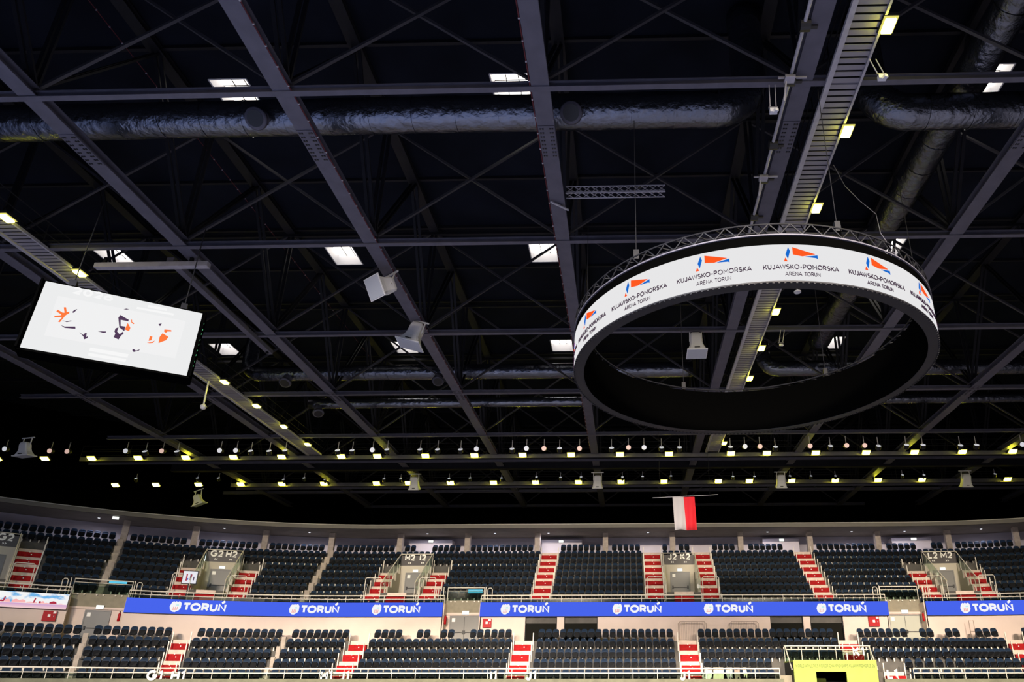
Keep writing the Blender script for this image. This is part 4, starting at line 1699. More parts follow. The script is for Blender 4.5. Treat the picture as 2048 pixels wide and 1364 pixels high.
# --- stairs
def stairs(label, tc, rows, R, Z, w2, cat='stairs', skip_first=False):
    i0, i1 = rows
    t_ = thing('stair_flight', label, cat, bp(tc, R[i0 - 1] - 0.5, Z[i0 - 1]), -bphi(tc), group='red stair flights')
    red, crm, dot = MB(), MB(), MB()
    hd = (R[1] - R[0]) / 2
    for i in range(i0 - 1, i1):
        rf = R[i] - hd
        zlo = Z[i - 1] if i > 0 else Z[0] - 0.66
        h = Z[i] - zlo
        bowl_box(red, tc - w2, tc + w2, rf - 0.34, rf - 0.005, zlo + 0.002, zlo + h * 0.64)
        bowl_box(crm, tc - w2, tc + w2, rf - 0.015, rf + 0.03, zlo + h * 0.66, Z[i] + 0.012)
        for dz_, o_ in ((0.40, 0.1), (0.655, -0.02)):
            bowl_box(dot, tc + o_ - 0.035, tc + o_ + 0.035, rf - 0.355, rf - 0.34, zlo + h * dz_ - 0.03, zlo + h * dz_ + 0.03)
    red.build('red_risers', M['red'], t_)
    crm.build('cream_risers', M['cream'], t_)  # cream upper part of every riser
    dot.build('step_markings', M['letter'], t_)
    return t_


def aisle_posts(label, tc, rows, R, Z, hgt=1.0):
    t_ = thing('aisle_handrail', label, 'handrail', bp(tc, R[rows[0] - 1], Z[rows[0] - 1]), group='aisle handrail posts')
    hd = (R[1] - R[0]) / 2
    for i in range(rows[0] - 1, rows[1]):
        b = MB()
        p = bp(tc, R[i] - hd - 0.12, 0)
        zlo = Z[i - 1] if i > 0 else Z[0] - 0.3
        b.box((p.x, p.y, (zlo + Z[i] + hgt) / 2), (0.06, 0.06, Z[i] + hgt - zlo), -bphi(tc))
        b.build('post', M['rail'], t_)


for tc, a, z, wd, lb in USTAIR:
    stairs(lb, tc, (a, z), UR, UZ, wd / 2)
    for s, side in ((-1, 'left'), (1, 'right')):
        aisle_posts('pale handrail posts on the %s of the %s' % (side, lb.replace('red ', '').replace('upper tier ', '').replace('on the ', '').replace(' doorway sign', '').replace(' the ', ' ').replace('between ', 'from ').replace(' signs', '')), tc + s * (wd / 2 + 0.06), (a, z + (1 if z < 9 else 0)), UR, UZ, 0.45)
for tc, a, z, nm in LST:
    stairs('red lower tier stairs at the %s block sign' % nm if nm != 'far right' else 'red lower tier stairs at the far right edge', tc, (a, z), LR, LZ, 0.62)
    for s, side in ((-1, 'left'), (1, 'right')):
        aisle_posts('pale handrail posts on the %s of lower stairs %s' % (side, nm), tc + s * 0.68, (a, z), LR, LZ, 0.55)


# --- seats
def seat_geo():
    """navy tip-up seat. local: +y away from the arena, origin on the tread. returns back, pan, badge, bracket builders"""
    back = MB()
    W2 = 0.218
    outline = [(-W2, 0.36), (-W2, 0.66), (-W2 + 0.015, 0.75), (-W2 + 0.055, 0.815), (-W2 + 0.12, 0.85), (0, 0.86), (W2 - 0.12, 0.85), (W2 - 0.055, 0.815), (W2 - 0.015, 0.75), (W2, 0.66), (W2, 0.36)]

    def fn(u, v, d):
        return Vector((u, 0.10 + (v - 0.36) * 0.26 + 0.055 * (1 - (u / W2) ** 2) * 0.8 - d, v))
    n = len(outline)
    back.prism(outline, fn, -0.04)
    # forward-curled top edge
    back.prism([(-W2 + 0.03, 0.775), (-W2 + 0.08, 0.84), (0, 0.855), (W2 - 0.08, 0.84), (W2 - 0.03, 0.775)], lambda u, v, d: fn(u, v, 0) + Vector((0, -d, 0)), 0.018)
    pan = MB()
    po = [(-0.19, 0.30), (-0.195, 0.56), (-0.15, 0.625), (0.15, 0.625), (0.195, 0.56), (0.19, 0.30), (0.12, 0.26), (-0.12, 0.26)]
    pan.prism(po, lambda u, v, d: Vector((u, 0.055 + (v - 0.33) * 0.05 - 0.05 * math.cos(u / 0.19 * 1.3) - d, v)), 0.05)
    pan.box((0, -0.045, 0.30), (0.30, 0.03, 0.025))
    badge = MB()
    badge.tube([fn(0, 0.80, 0.0) + Vector((0, -0.022, 0)), fn(0, 0.80, 0.0) + Vector((0, -0.014, 0))], 0.028, 8)
    br = MB()
    br.box((0, 0.10, 0.20), (0.07, 0.10, 0.40))
    br.box((0, 0.14, 0.36), (0.40, 0.04, 0.05))
    return back, pan, badge, br


seats = []        # (D, loc, phi, row, tier, t)


def seat_blocks(R, Z, tier, row, bounds):
    for a, c in bounds:
        L = c - a
        if L < 0.4:
            continue
        m_ = (a + c) / 2
        st = tstep(m_, R, 0.5)
        n_ = int(L / st + 0.12)
        if n_ < 1:
            continue
        o_ = max(0.0, (L - n_ * st) / 2)
        for i in range(n_):
            tt = a + o_ + (i + 0.5) * st
            p = bp(tt, R, Z)
            x, y, D = proj((p.x, p.y, p.z + 0.6))
            if x < -40 or x > 2090 or y > 1385:
                continue
            seats.append((D, p, bphi(tt), row, tier, tt))


pill_t = [t_at(x, 39.2, 11.6) for x in (250, 390, 530, 663, 800, 935, 1075, 1211, 1345, 1481, 1620, 1756, 1897, 2033)]
STR_U = [t_at(632, 35.0, 8.3), t_at(222, 35.5, 8.6)]
for i in range(9):
    holes = []
    if i < 6:
        holes += [(v0 - 0.1, v1 + 0.1) for v0, v1 in VOM]
    if i == 0:
        holes += GAPS
    for tc, a, z, wd, lb in USTAIR:
        if a - 1 <= i < z + 1 and not (i == z and z < 8):
            holes.append((tc - wd / 2 - 0.12, tc + wd / 2 + 0.12))
    for st_ in STR_U:
        holes.append((st_ - 0.25, st_ + 0.25))
    if i == 8:
        holes += [(p - 0.35, p + 0.35) for p in pill_t]
        for x0, x1 in ((1082, 1115), (1570, 1600), (838, 862), (1835, 1855)):
            holes.append((t_at(x0, 39, 11.4), t_at(x1, 39, 11.4)))
    seat_blocks(UR[i], UZ[i], 'upper', i + 1, cut(-52, 38, holes))
for i in range(5):
    holes = []
    for tc, a, z, nm in LST:
        if a - 1 <= i < z:
            holes.append((tc - 0.76, tc + 0.76))
    if i < 2:
        holes.append((PORT[0] - 0.2, PORT[1] + 0.1))
    for st_ in LSTRIP:
        holes.append((st_ - 0.2, st_ + 0.2))
    if i == 4:
        holes += [(t_at(170, 29.6, 3.4), t_at(177, 29.6, 3.4)), (t_at(804, 29.6, 3.4), t_at(832, 29.6, 3.4)), (t_at(860, 29.6, 3.4), t_at(880, 29.6, 3.4)), (t_at(908, 29.6, 3.4), t_at(934, 29.6, 3.4)),
                  (t_at(1818, 29.6, 3.4), t_at(1840, 29.6, 3.4)), (t_at(1868, 29.6, 3.4), t_at(1892, 29.6, 3.4)), (t_at(1921, 29.6, 3.4), t_at(1948, 29.6, 3.4))]
    seat_blocks(LR[i], LZ[i], 'lower', i + 1, cut(-50, 38, holes))

low = sorted([s for s in seats if s[4] == 'lower'], key=lambda s: s[0])
solo = low[:300]
ids = set(id(s) for s in solo)
rest = [s for s in seats if id(s) not in ids]
print('seats', len(seats), 'individual', len(solo), 'stuff', len(rest))
G = seat_geo()
GM = ('seat', 'pan', 'badge', 'rail')
GN = ('backrest', 'seat_pan', 'number_badge', 'bracket')
first = None
aisles = sorted([(tc, nm) for tc, a, z, nm in LST if nm not in ('L1', 'K1')], key=lambda q: q[0])
byrow = {}
for s in low:
    byrow.setdefault(s[3], []).append(s[5])
for k in byrow:
    byrow[k].sort()


def seat_label(s):
    row, tt = s[3], s[5]
    best = min(aisles, key=lambda q: abs(q[0] - tt))
    side = 'right' if tt > best[0] else 'left'
    n_ = sum(1 for u in byrow[row] if min(best[0], tt) - 1e-6 <= u <= max(best[0], tt) + 1e-6)
    st = '%s stairs' % best[1]
    return 'navy tip-up seat, lower tier %s row, %s to the %s of %s' % (nth(row), nth(n_), side, st)


for s in solo:
    lb = seat_label(s)
    if first is None:
        first = thing('stadium_seat', lb, 'seat', s[1], -s[2], group='navy seats of the lower tier')
        for g, nm, mk in zip(G, GN, GM):
            g.build(nm, M[mk], first, local=True)
    else:
        dup(first, s[1], -s[2], lb)
b = MB()
for s in rest:
    Rm = Matrix.Translation(s[1]) @ Matrix.Rotation(-s[2], 4, 'Z')
    for gi, g in enumerate(G):
        b.add([Rm @ Vector(v) for v in g.v], g.f, gi)
o = b.build('stadium_seats', [M[k] for k in GM])
tag(o, 'remaining rows of small navy seats filling the upper tier and back rows', 'seats', 'navy seats of the stands', 'stuff')

# --- concrete strips without seats
b = MB()
for st_ in STR_U:
    for i in range(9):
        if i == 0 and any(g0 - 0.3 < st_ < g1 + 0.3 for g0, g1 in GAPS):
            continue
        bowl_box(b, st_ - 0.2, st_ + 0.2, UR[i] - 0.44, UR[i] - 0.3, UZ[i] - 0.6, UZ[i] + 0.25)
for st_ in LSTRIP:
    for i in range(5):
        bowl_box(b, st_ - 0.17, st_ + 0.17, LR[i] - 0.42, LR[i] - 0.3, LZ[i] - 0.6, LZ[i] + 0.3)
struct(b.build('trim_3', M['pillar']))


# --- railings
def railing(label, t0, t1, r, zt, zm, zb_, sp, glass=True, name='railing'):
    t_ = thing(name, label, 'railing', bp((t0 + t1) / 2, r, zb_), group='long front railings')
    for z, rad, nm in ((zt, 0.045, 'top_rail'), (zm, 0.03, 'mid_rail')):
        b = MB()
        n_ = max(2, int((t1 - t0) / 1.0))
        b.tube([bp(t0 + (t1 - t0) * i / n_, r, z) for i in range(n_ + 1)], rad, 6)
        b.build(nm, M['rail'], t_)
    n_ = max(1, int(round((t1 - t0) / sp)))
    for i in range(n_ + 1):
        b = MB()
        p = bp(t0 + (t1 - t0) * i / n_, r, 0)
        b.tube([(p.x, p.y, zb_), (p.x, p.y, zt)], 0.02, 6)
        b.build('post', M['rail'], t_)
    if glass:
        b = MB()
        b.sweep(t0, t1, [(r - 0.01, zb_), (r - 0.01, zm - 0.02), (r + 0.01, zm - 0.02), (r + 0.01, zb_)])
        b.build('glass_panel', M['glass'], t_)


ends = sorted([TL + 6] + [v for g in GAPS for v in g] + [TR - 6])
RLAB = ['left corner', 'left of centre', 'right of centre', 'right edge']
for i in range(4):
    railing('pale upper tier front railing above the %s LED banner' % RLAB[i], ends[2 * i], ends[2 * i + 1], 31.5, 6.27, 6.02, 5.35, 1.5)
for k, (g0, g1) in enumerate(GAPS):
    nm = ('left', 'middle', 'right')[k]
    t_ = thing('balcony_railing', 'glass balcony railing over the %s concourse door' % nm, 'railing', bp((g0 + g1) / 2, 32.38, 6.0), group='glass balcony railings')
    b = MB()
    b.tube([bp(g0, 32.38, 5.9), bp(g0, 32.38, 6.95), bp((g0 + g1) / 2, 32.38, 6.95), bp(g1, 32.38, 6.95), bp(g1, 32.38, 5.9)], 0.04, 6)
    b.tube([bp(g0, 32.38, 6.72), bp((g0 + g1) / 2, 32.38, 6.72), bp(g1, 32.38, 6.72)], 0.025, 6)
    b.build('handrail', M['rail'], t_)
    b = MB()
    b.sweep(g0, g1, [(32.36, 5.7), (32.36, 6.7), (32.38, 6.7), (32.38, 5.7)])
    b.build('glass_panel', M['glass'], t_)
    for q in range(6):
        b = MB()
        p = bp(g0 + (q // 2 * 2 + (0.7 if q % 2 == 0 else 1.4)) * (g1 - g0) / 6.2, 32.32, 5.92)
        b.tube([p, p + Vector((0, -0.08, 0))], 0.06, 8)
        b.build('clamp', M['rail'], t_)
    for s, tt in ((-1, g0 - 0.55), (1, g1 + 0.55)):
        side = 'left' if s < 0 else 'right'
        t_ = thing('hoop_barrier', 'narrow pale hoop %s of the %s balcony' % (side, nm), 'barrier', bp(tt, 31.7, 5.3), group='narrow hoops by the balconies')
        b = MB()
        b.tube([bp(tt - 0.17, 31.8, 5.3), bp(tt - 0.17, 31.8, 6.75), bp(tt - 0.08, 31.8, 6.85), bp(tt + 0.08, 31.8, 6.85), bp(tt + 0.17, 31.8, 6.75), bp(tt + 0.17, 31.8, 5.3)], 0.028, 6)
        b.build('hoop', M['rail'], t_)
        b = MB()
        b.tube([bp(tt + 0.35 * -s, 31.9, 5.3), bp(tt + 0.35 * -s, 31.9, 6.95)], 0.03, 6)
        b.build('post', M['rail'], t_)
lowend = [(TL + 6, PORT[0] - 0.2, 'left and middle blocks'), (PORT[1] + 1.9, TR - 6, 'right of the lime portal')]
for a, c, nm in lowend:
    railing('pale lower tier front railing with clear panels, %s' % nm, a, c, 25.42, 1.03, 0.765, 0.40, 1.55)

# block letters on the lower rail
for x, y, tx, nm in ((309, 1361, 'G1', 'left of the first lower stairs'), (356, 1361, 'H1', 'right of the first lower stairs'), (653, 1361, 'H1', 'left of the second lower stairs'), (692, 1361, 'I1', 'right of the second lower stairs'),
                     (987, 1361, 'I1', 'left of the third lower stairs'), (1062, 1361, 'J1', 'right of the third lower stairs'), (1370, 1361, 'J1', 'on the fourth lower stairs'), (1723, 1313, 'K1', 'above the lime portal'), (1785, 1358, 'L1', 'right of the lime portal')):
    r_ = 25.24 if tx not in ('K1',) else 26.9
    zz = 0.6
    tc = t_at(x, r_, zz)
    p = atY(x, y, bp(tc, r_).y)
    sector_sign('white %s letters on the clear rail %s' % (tx, nm), tc, r_, p.z, [(tx, 0)], 0.60, None, None, group='block letters of the lower tier')
    tg = bpy.data.objects[-1] if False else None

# ================================================================== LED BANNERS
def torun(b_w, b_r, b_t, tc, r, zm):
    k = RC / r if abs(tc) > tend(tc) else 1.0

    def P(u, v, d=0.0):
        return bp(tc + u * k, r - 0.006 - d, zm + v)
    # crest: white shield with a crown-like top and small red and teal strokes
    sh = [(-1.78, 0.18), (-1.72, 0.30), (-1.62, 0.36), (-1.56, 0.31), (-1.48, 0.37), (-1.38, 0.31), (-1.30, 0.37), (-1.20, 0.33), (-1.14, 0.22), (-1.14, -0.08), (-1.22, -0.24), (-1.46, -0.38), (-1.62, -0.36), (-1.78, -0.22), (-1.84, 0.0)]
    b_w.prism(sh, P, 0.012)
    for u in (-1.62, -1.50, -1.38):
        b_r.prism([(u, -0.2), (u + 0.04, -0.2), (u + 0.05, -0.02), (u + 0.01, -0.02)], lambda a, v, d: P(a, v, d + 0.014), 0.006)
    b_r.prism([(-1.66, -0.24), (-1.34, -0.22), (-1.34, -0.19), (-1.66, -0.21)], lambda a, v, d: P(a, v, d + 0.014), 0.006)
    b_t.prism([(-1.48, 0.06), (-1.26, 0.06), (-1.30, 0.17), (-1.44, 0.15)], lambda a, v, d: P(a, v, d + 0.014), 0.006)
    vs, fs = text_geo('TORU\u0143', 0.58, 0.27, 0.006, 0.075)
    w_ = max(v.x for v in vs) - min(v.x for v in vs)
    sc = 2.72 / w_
    for v in vs:
        pass
    b_w.add([P(v.x * sc + 0.36, v.z * 1.0 - 0.28, 0.006 - v.y) for v in vs], fs)


BX = [(-300, 135.5, []), (250.5, 885, (398, 630, 793)), (960, 1776.5, (1051, 1275, 1458, 1684)), (1853, 2400, (1974,))]
BL = ['LED banner showing a pink city skyline under clouds, far left', 'blue LED banner with three white TORUN crests, left of centre', 'longest blue LED banner with four white TORUN crests, centre right', 'blue LED banner with a TORUN crest at the right edge']
BZ0, BZ1 = 4.753, 5.745
for (x0, x1, lg), lb in zip(BX, BL):
    a, c = t_at(max(x0, -150), 31.2, 5.25), t_at(min(x1, 2200), 31.2, 5.25)
    t_ = thing('led_banner', lb, 'led banner', bp((a + c) / 2, 31.2, BZ0), group='LED banners along the upper tier front')
    b = MB()
    bowl_box(b, a, c, 31.23, 31.38, BZ0 - 0.03, BZ1 + 0.01)
    b.build('cabinet', M['steel'], t_)
    if lg:
        b = MB()
        b.sweep(a, c, [(31.2, BZ0), (31.2, BZ1), (31.23, BZ1), (31.23, BZ0)], step=0.5)
        sc_ = b.build('screen', M['banner'], t_)
        for x in lg:
            tc = t_at(x, 31.2, 5.25)
            bw, br_, bt = MB(), MB(), MB()
            torun(bw, br_, bt, tc, 31.2, 5.25)
            q = bw.build('lettering', M['bwhite'], sc_)
            br_.build('crest_strokes', M['bred'], sc_)
            bt.build('crest_spot', M['bteal'], sc_)
    else:
        b = MB()
        n_ = 40
        vs, uv = [], []
        for i in range(n_ + 1):
            tt = a + (c - a) * i / n_
            for rr_, z, v in ((31.2, BZ0, 0), (31.2, BZ1, 1), (31.23, BZ1, 1), (31.23, BZ0, 0)):
                vs.append(bp(tt, rr_, z))
                uv.append((i / n_, v))
        fs = []
        for i in range(n_):
            for j in range(4):
                j2 = (j + 1) % 4
                fs.append((i * 4 + j, (i + 1) * 4 + j, (i + 1) * 4 + j2, i * 4 + j2))
        b.add(vs, fs)
        b.uv = uv
        sc_ = b.build('screen', M['city'], t_)
        bd, bk = MB(), MB()
        random.seed(3)
        u = a
        while u < c - 0.5:
            wd = random.uniform(0.12, 0.5)
            f_ = 1.0 - 0.65 * max(0, (u - a) / (c - a))
            h_ = random.uniform(0.04, 0.17) * (0.6 + f_)
            (bd if random.random() < 0.55 else bk).prism([(u, 0.33), (u + wd, 0.33), (u + wd * 0.9, 0.33 + h_ * 0.7), (u + wd * 0.5, 0.33 + h_), (u, 0.33 + h_ * 0.6)], lambda p_, v, d: bp(p_, 31.196 - d, BZ0 + v), 0.006)
            u += wd * random.uniform(0.8, 1.3)
        for u in (t_at(5, 31.2, 5.2), t_at(66, 31.2, 5.2)):
            bd.prism([(u, 0.34), (u + 0.10, 0.34), (u + 0.16, 0.62), (u + 0.08, 0.66)], lambda p_, v, d: bp(p_, 31.196 - d, BZ0 + v), 0.008)
        bd.build('skyline_roofs', M['cityred'], sc_)
        bk.build('skyline_walls', M['citypink'], sc_)

# ================================================================== SMALL THINGS ON THE CONCOURSE WALL
for x0, x1, y0, y1, nm in ((86, 113, 1222, 1242, 'left of the left concourse door'), (966, 983, 1237.5, 1255, 'right of the middle concourse door'), (1737, 1758, 1233, 1253, 'left of the right pale door')):
    tc = t_at((x0 + x1) / 2, 31.3, 4.4)
    w2 = abs(t_at(x1, 31.3, 4.4) - t_at(x0, 31.3, 4.4)) / 2
    Y = bp(tc, 31.3).y
    z0, z1 = atY((x0 + x1) / 2, y1, Y).z, atY((x0 + x1) / 2, y0, Y).z
    t_ = thing('hydrant_cabinet', 'red fire hydrant cabinet on the wall, %s' % nm, 'fire cabinet', bp(tc, 31.35, z0), group='red fire cabinets')
    b = MB()
    bowl_box(b, tc - w2, tc + w2, 31.22, 31.385, z0, z1)
    b.build('body', M['fire'], t_)
    b = MB()
    bowl_box(b, tc - 0.10, tc + 0.06, 31.205, 31.22, (z0 + z1) / 2 - 0.06, (z0 + z1) / 2 + 0.10)
    bowl_box(b, tc + w2 - 0.22, tc + w2 - 0.04, 31.205, 31.22, z1 - 0.16, z1 - 0.03)
    b.build('sticker', M['letter'], t_)
    b = MB()
    bowl_box(b, tc + w2 * 0.6, tc + w2 * 0.7, 31.19, 31.22, (z0 + z1) / 2 - 0.05, (z0 + z1) / 2 + 0.05)
    b.build('latch', M['steel_light'], t_)
for x, y, nm in ((238, 1234, 'right of the left concourse door'), (890.5, 1240, 'left of the middle concourse door'), (1847, 1234, 'right of the pale concourse door')):
    tc = t_at(x, 31.7, 4.3)
    p = atY(x, y, bp(tc, 31.7).y)
    t_ = thing('fire_extinguisher', 'red fire extinguisher hanging %s' % nm, 'fire extinguisher', p, group='fire extinguishers')
    b = MB()
    b.tube([p + Vector((0, 0, z)) for z in (-0.30, -0.28, 0.18, 0.26, 0.30)], [0.06, 0.085, 0.085, 0.05, 0.03], 10)
    b.build('cylinder', M['fire'], t_, smooth=True)
    b = MB()
    b.box(p + Vector((0, 0, 0.34)), (0.08, 0.05, 0.06))
    b.tube([p + Vector((0.03, 0, 0.33)), p + Vector((0.12, -0.03, 0.15)), p + Vector((0.11, -0.03, -0.1))], 0.015, 5)
    b.build('valve_and_hose', M['bolt'], t_)
for x0, x1, nm in ((1357, 1413, 'above the fourth lower stairs'), (1461, 1518, 'behind the K1 seats')):
    a, c = t_at(x0, 30.9, 3.6), t_at(x1, 30.9, 3.6)
    t_ = thing('crowd_barrier', 'dull steel crowd barrier leaning at the wall %s' % nm, 'crowd barrier', bp((a + c) / 2, 30.9, LZ[4]), group='crowd barriers')
    z0, z1 = LZ[4] + 0.18, LZ[4] + 1.42
    b = MB()
    b.tube([bp(a, 30.9, LZ[4]), bp(a, 30.9, z1 - 0.12), bp(a + 0.12, 30.9, z1), bp(c - 0.12, 30.9, z1), bp(c, 30.9, z1 - 0.12), bp(c, 30.9, LZ[4])], 0.024, 6)
    b.tube([bp(a, 30.9, z0), bp(c, 30.9, z0)], 0.02, 6)
    b.build('frame', M['barrier'], t_)
    b = MB()
    for i in range(1, 17):
        u = a + (c - a) * i / 17
        b.tube([bp(u, 30.9, z0), bp(u, 30.9, z1)], 0.009, 5)
    b.build('bars', M['barrier'], t_)
    b = MB()
    for u in (a + 0.2, c - 0.2):
        b.box(bp(u, 30.9, LZ[4] + 0.03), (0.05, 0.5, 0.03))
    b.build('feet', M['barrier'], t_)
# small frame by the right wall
t_ = thing('hoop_barrier', 'thin metal hoop standing by the far right concourse wall', 'barrier', bp(t_at(1944, 30.6, 3.8), 30.6, LZ[4]))
b = MB()
a, c = t_at(1940, 30.6, 3.8), t_at(1949, 30.6, 3.8)
b.tube([bp(a, 30.6, LZ[4]), bp(a, 30.6, 4.35), bp(c, 30.6, 4.35), bp(c, 30.6, LZ[4])], 0.022, 6)
b.build('hoop', M['barrier'], t_)
b = MB()
b.tube([bp(a, 30.6, 3.6), bp(c, 30.6, 3.6)], 0.018, 6)
b.build('crossbar', M['barrier'], t_)

# two TV monitors over the balconies and one by the H2 stairs
for x0, x1, y0, y1, nm, mk in ((216, 252, 1161, 1167, 'behind the left balcony glass', 'tv'), (936, 965, 1179, 1186, 'behind the middle balcony glass', 'tv')):
    tc = t_at((x0 + x1) / 2, 33.0, 6.6)
    w2 = abs(t_at(x1, 33.0, 6.6) - t_at(x0, 33.0, 6.6)) / 2
    Y = bp(tc, 33.0).y
    z0, z1 = atY((x0 + x1) / 2, y1, Y).z, atY((x0 + x1) / 2, y0, Y).z
    t_ = thing('screen_panel', 'small cyan lit screen %s' % nm, 'screen', bp(tc, 33.0, z0))
    b = MB()
    bowl_box(b, tc - w2, tc + w2, 32.98, 33.02, z0, z1)
    b.build('display', M[mk], t_)
    b = MB()
    bowl_box(b, tc - w2 - 0.03, tc + w2 + 0.03, 33.02, 33.08, z0 - 0.03, z1 + 0.03)
    bowl_box(b, tc - 0.04, tc + 0.04, 33.02, 33.06, UZ[1], z0)
    b.build('casing', M['steel'], t_)
tc = t_at(377, 32.3, 6.9)
Y = bp(tc, 32.3).y
z0, z1 = atY(377, 1167, Y).z, atY(377, 1143, Y).z
t_ = thing('monitor', 'white lit monitor on a stand at the foot of the stairs left of G2 H2', 'monitor', bp(tc, 32.3, UZ[1]))
b = MB()
bowl_box(b, tc - 0.50, tc + 0.50, 32.18, 32.22, z0, z1)
sc_ = b.build('display', M['tvw'], t_)
b = MB()
for u, z, wd, ht, mi in ((-0.22, 0.42, 0.10, 0.5, 0), (-0.15, 0.30, 0.12, 0.12, 1), (0.05, 0.45, 0.07, 0.45, 2), (0.12, 0.55, 0.06, 0.2, 0), (0.3, 0.35, 0.08, 0.25, 2)):
    bowl_box(b, tc + u - wd / 2, tc + u + wd / 2, 32.172, 32.18, z0 + z - ht / 2, z0 + z + ht / 2, mi)
b.build('picture_marks', [M['cityred'], M['sblue'], M['purple']], sc_)
b = MB()
bowl_box(b, tc - 0.55, tc + 0.55, 32.22, 32.30, z0 - 0.05, z1 + 0.05)
bowl_box(b, tc - 0.05, tc + 0.05, 32.24, 32.30, UZ[1], z0)
bowl_box(b, tc - 0.3, tc + 0.3, 32.05, 32.45, UZ[1], UZ[1] + 0.04)
b.build('stand', M['steel'], t_)

# ================================================================== LIME PORTAL
pl, pr = t_at(1588, 24.9, 0.9), t_at(1755, 24.9, 0.9)
oa, oc = t_at(1633, 24.9, 0.5), t_at(1694, 24.9, 0.5)
PZ = atY(1670, 1320, bp((pl + pr) / 2, 24.9).y).z
OZ = atY(1660, 1343.5, bp((oa + oc) / 2, 24.9).y).z
t_ = thing('entrance_portal', 'lime green entrance portal with dark doorway at the bottom right', 'portal', bp((pl + pr) / 2, 24.9, FZ))
b = MB()
bowl_box(b, pl, oa, 24.9, 25.05, FZ, PZ)
bowl_box(b, oc, pr, 24.9, 25.05, FZ, PZ)
bowl_box(b, oa, oc, 24.9, 25.05, OZ, PZ)
bowl_box(b, pl, pr, 25.05, 27.6, PZ - 0.1, PZ - 0.02)
b.build('front_board', M['lime'], t_)
b = MB()
bowl_box(b, pl, pl + 0.1, 25.06, 27.6, FZ, PZ - 0.1)
bowl_box(b, pr - 0.1, pr, 25.06, 27.6, FZ, PZ - 0.1)
bowl_box(b, pl, pr, 27.6, 27.7, FZ, PZ - 0.1)
b.build('passage', M['dark'], t_)
b = MB()
ww = t_at(1664, 27.3, 0.3)
bowl_box(b, oa + 0.1, oa + 1.2, 27.3, 27.4, FZ, OZ - 0.36)
b.build('inner_board', M['lime'], t_)
b = MB()
k = RC / 24.9 if abs(pl) > tend(pl) else 1
tt_ = 'WORLD ATHLETICS INDOOR CHAMPIONSHIPS KUJAWY POMORZE 26'
vs, fs = text_geo(tt_, 0.20, 0.19, 0.004)
wt = max(v.x for v in vs) - min(v.x for v in vs)
sc_ = (pr - pl) * 0.95 / k / wt
zc = atY(1670, 1335, bp((pl + pr) / 2, 24.9).y).z
b.add([bp((pl + pr) / 2 + v.x * sc_ * k, 24.89 + v.y, zc + v.z * 1.0) for v in vs], fs)
b.build('lettering', M['limetext'], t_)
b = MB()
bowl_box(b, t_at(1556, 26.4, 0.4), pl - 0.02, 25.6, 27.3, FZ, 0.62)
bowl_box(b, pr + 0.02, PORT[1] + 0.12, 25.6, 27.3, FZ, 0.20)
struct(b.build('wall_portal_side', M['olive']))
t_ = thing('portal_railing', 'pale railing with green glass around the top of the lime portal', 'railing', bp((pl + pr) / 2, 27.6, PZ))
b = MB()
zr = atY(1660, 1292, bp((pl + pr) / 2, 27.6).y).z
q0, q1 = t_at(1568, 27.6, zr), t_at(1739, 27.6, zr)
b.tube([bp(q0, 27.6, 0.9), bp(q0, 27.6, zr), bp((q0 + q1) / 2, 27.6, zr), bp(q1, 27.6, zr), bp(q1, 27.6, 0.9)], 0.04, 6)
b.tube([bp(q0, 27.6, zr - 0.22), bp((q0 + q1) / 2, 27.6, zr - 0.22), bp(q1, 27.6, zr - 0.22)], 0.028, 6)
b.tube([bp(q0 + 0.05, 27.6, zr), bp(pl - 0.05, 25.2, PZ - 0.55)], 0.04, 6)
b.tube([bp(q1 - 0.05, 27.6, zr), bp(pr + 0.12, 25.2, PZ - 0.55)], 0.04, 6)
b.build('handrail', M['rail'], t_)
for i in range(1, 5):
    b = MB()
    u = q0 + (q1 - q0) * i / 5
    b.tube([bp(u, 27.6, PZ - 0.05), bp(u, 27.6, zr)], 0.02, 6)
    b.build('post', M['rail'], t_)
b = MB()
b.sweep(q0, q1, [(27.59, PZ), (27.59, zr - 0.24), (27.61, zr - 0.24), (27.61, PZ)])
b.build('glass_panel', M['glass'], t_)
for tt, tq in ((q0, pl), (q1, pr)):
    b = MB()
    vs = [bp(tt, 27.6, 0.3), bp(tt, 27.6, zr - 0.05), bp(tq, 25.2, PZ - 0.6), bp(tq, 25.2, -0.6)]
    b.add(vs + [v + Vector((0.015, 0, 0)) for v in vs], [(0, 1, 2, 3), (7, 6, 5, 4), (0, 4, 5, 1), (1, 5, 6, 2), (2, 6, 7, 3), (3, 7, 4, 0)])
    b.build('side_glass', M['glass'], t_)

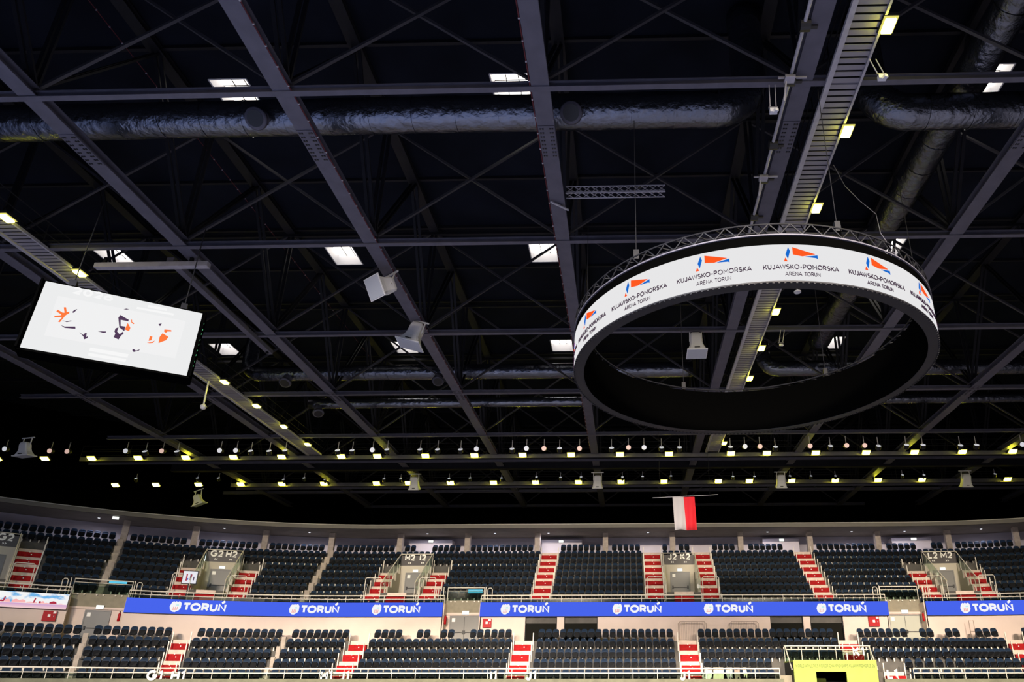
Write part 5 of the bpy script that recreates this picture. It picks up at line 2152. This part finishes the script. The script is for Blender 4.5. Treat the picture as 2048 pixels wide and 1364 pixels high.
# clothes over the lower rail by the fourth stairs
CL = [(1409, 1424, 1343, 1362, 'cloth', 'white shirt hanging on the lower rail right of the fourth stairs', 0), (1427, 1448, 1341, 1361, 'cloth2', 'cream towel hanging on the lower rail, second from the stairs', 1),
      (1452, 1466, 1341, 1356, 'cloth3', 'grey shirt hanging on the lower rail, third from the stairs', 2), (1469, 1481, 1342, 1358, 'barrier', 'brown cloth hanging on the lower rail, fourth from the stairs', 3), (1486, 1494, 1340, 1353, 'cloth2', 'small cream cloth hanging on the lower rail, farthest from the stairs', 4)]
for x0, x1, y0, y1, mk, lb, sd in CL:
    r_ = 25.53
    Y = YC + r_
    a, c = atY(x0, y0, Y), atY(x1, y1, Y)
    t_ = thing('hanging_cloth', lb, 'cloth', ((a.x + c.x) / 2, Y, c.z), group='clothes drying on the rail')
    random.seed(sd)
    b = MB()
    nx, nz = 10, 8
    vs = []
    for j in range(nz + 1):
        for i in range(nx + 1):
            u, v = i / nx, j / nz
            edge = 0.12 * math.sin(u * 9 + sd) * v + (0.10 if (i in (0, 1, nx - 1, nx) and sd % 2 == 0) else 0) * v
            vs.append(Vector((a.x + (c.x - a.x) * u + 0.04 * v * math.sin(sd + v * 4), Y - 0.02 + 0.03 * math.sin(u * 11 + sd), 1.075 + (c.z - 1.075) * v + edge)))
    fs = [(j * (nx + 1) + i, j * (nx + 1) + i + 1, (j + 1) * (nx + 1) + i + 1, (j + 1) * (nx + 1) + i) for j in range(nz) for i in range(nx)]
    b.add(vs, fs)
    b.add([v + Vector((0, 0.012, 0)) for v in vs], [tuple(reversed(f)) for f in fs])
    b.build('front_drape', M[mk], t_, smooth=True)
    b = MB()
    b.box(((a.x + c.x) / 2, YC + 25.67, 0.98), (c.x - a.x, 0.03, 0.22))
    b.box(((a.x + c.x) / 2, YC + 25.61, 1.085), (c.x - a.x, 0.14, 0.02))
    b.build('back_drape', M[mk], t_)

# folded white paper at the K2 hoop
t_ = thing('white_sheet', 'white triangular sheet caught on the hoop right of the J2 K2 door', 'sheet', bp(t_at(1402, 32.4, 6.6), 32.42, 6.4))
b = MB()
vs = [atY(x, y, YC + 32.4) for x, y in ((1395, 1168), (1411, 1176), (1394, 1176))]
b.add(vs + [v + Vector((0, 0.02, 0)) for v in vs], [(0, 2, 1), (3, 4, 5), (0, 1, 4, 3), (1, 2, 5, 4), (2, 0, 3, 5)])
b.build('sheet', M['cloth'], t_)
b = MB()
b.tube([atY(1395, 1166, YC + 32.44), atY(1395, 1170, YC + 32.44)], 0.03, 6)
b.build('tie', M['cloth3'], t_)
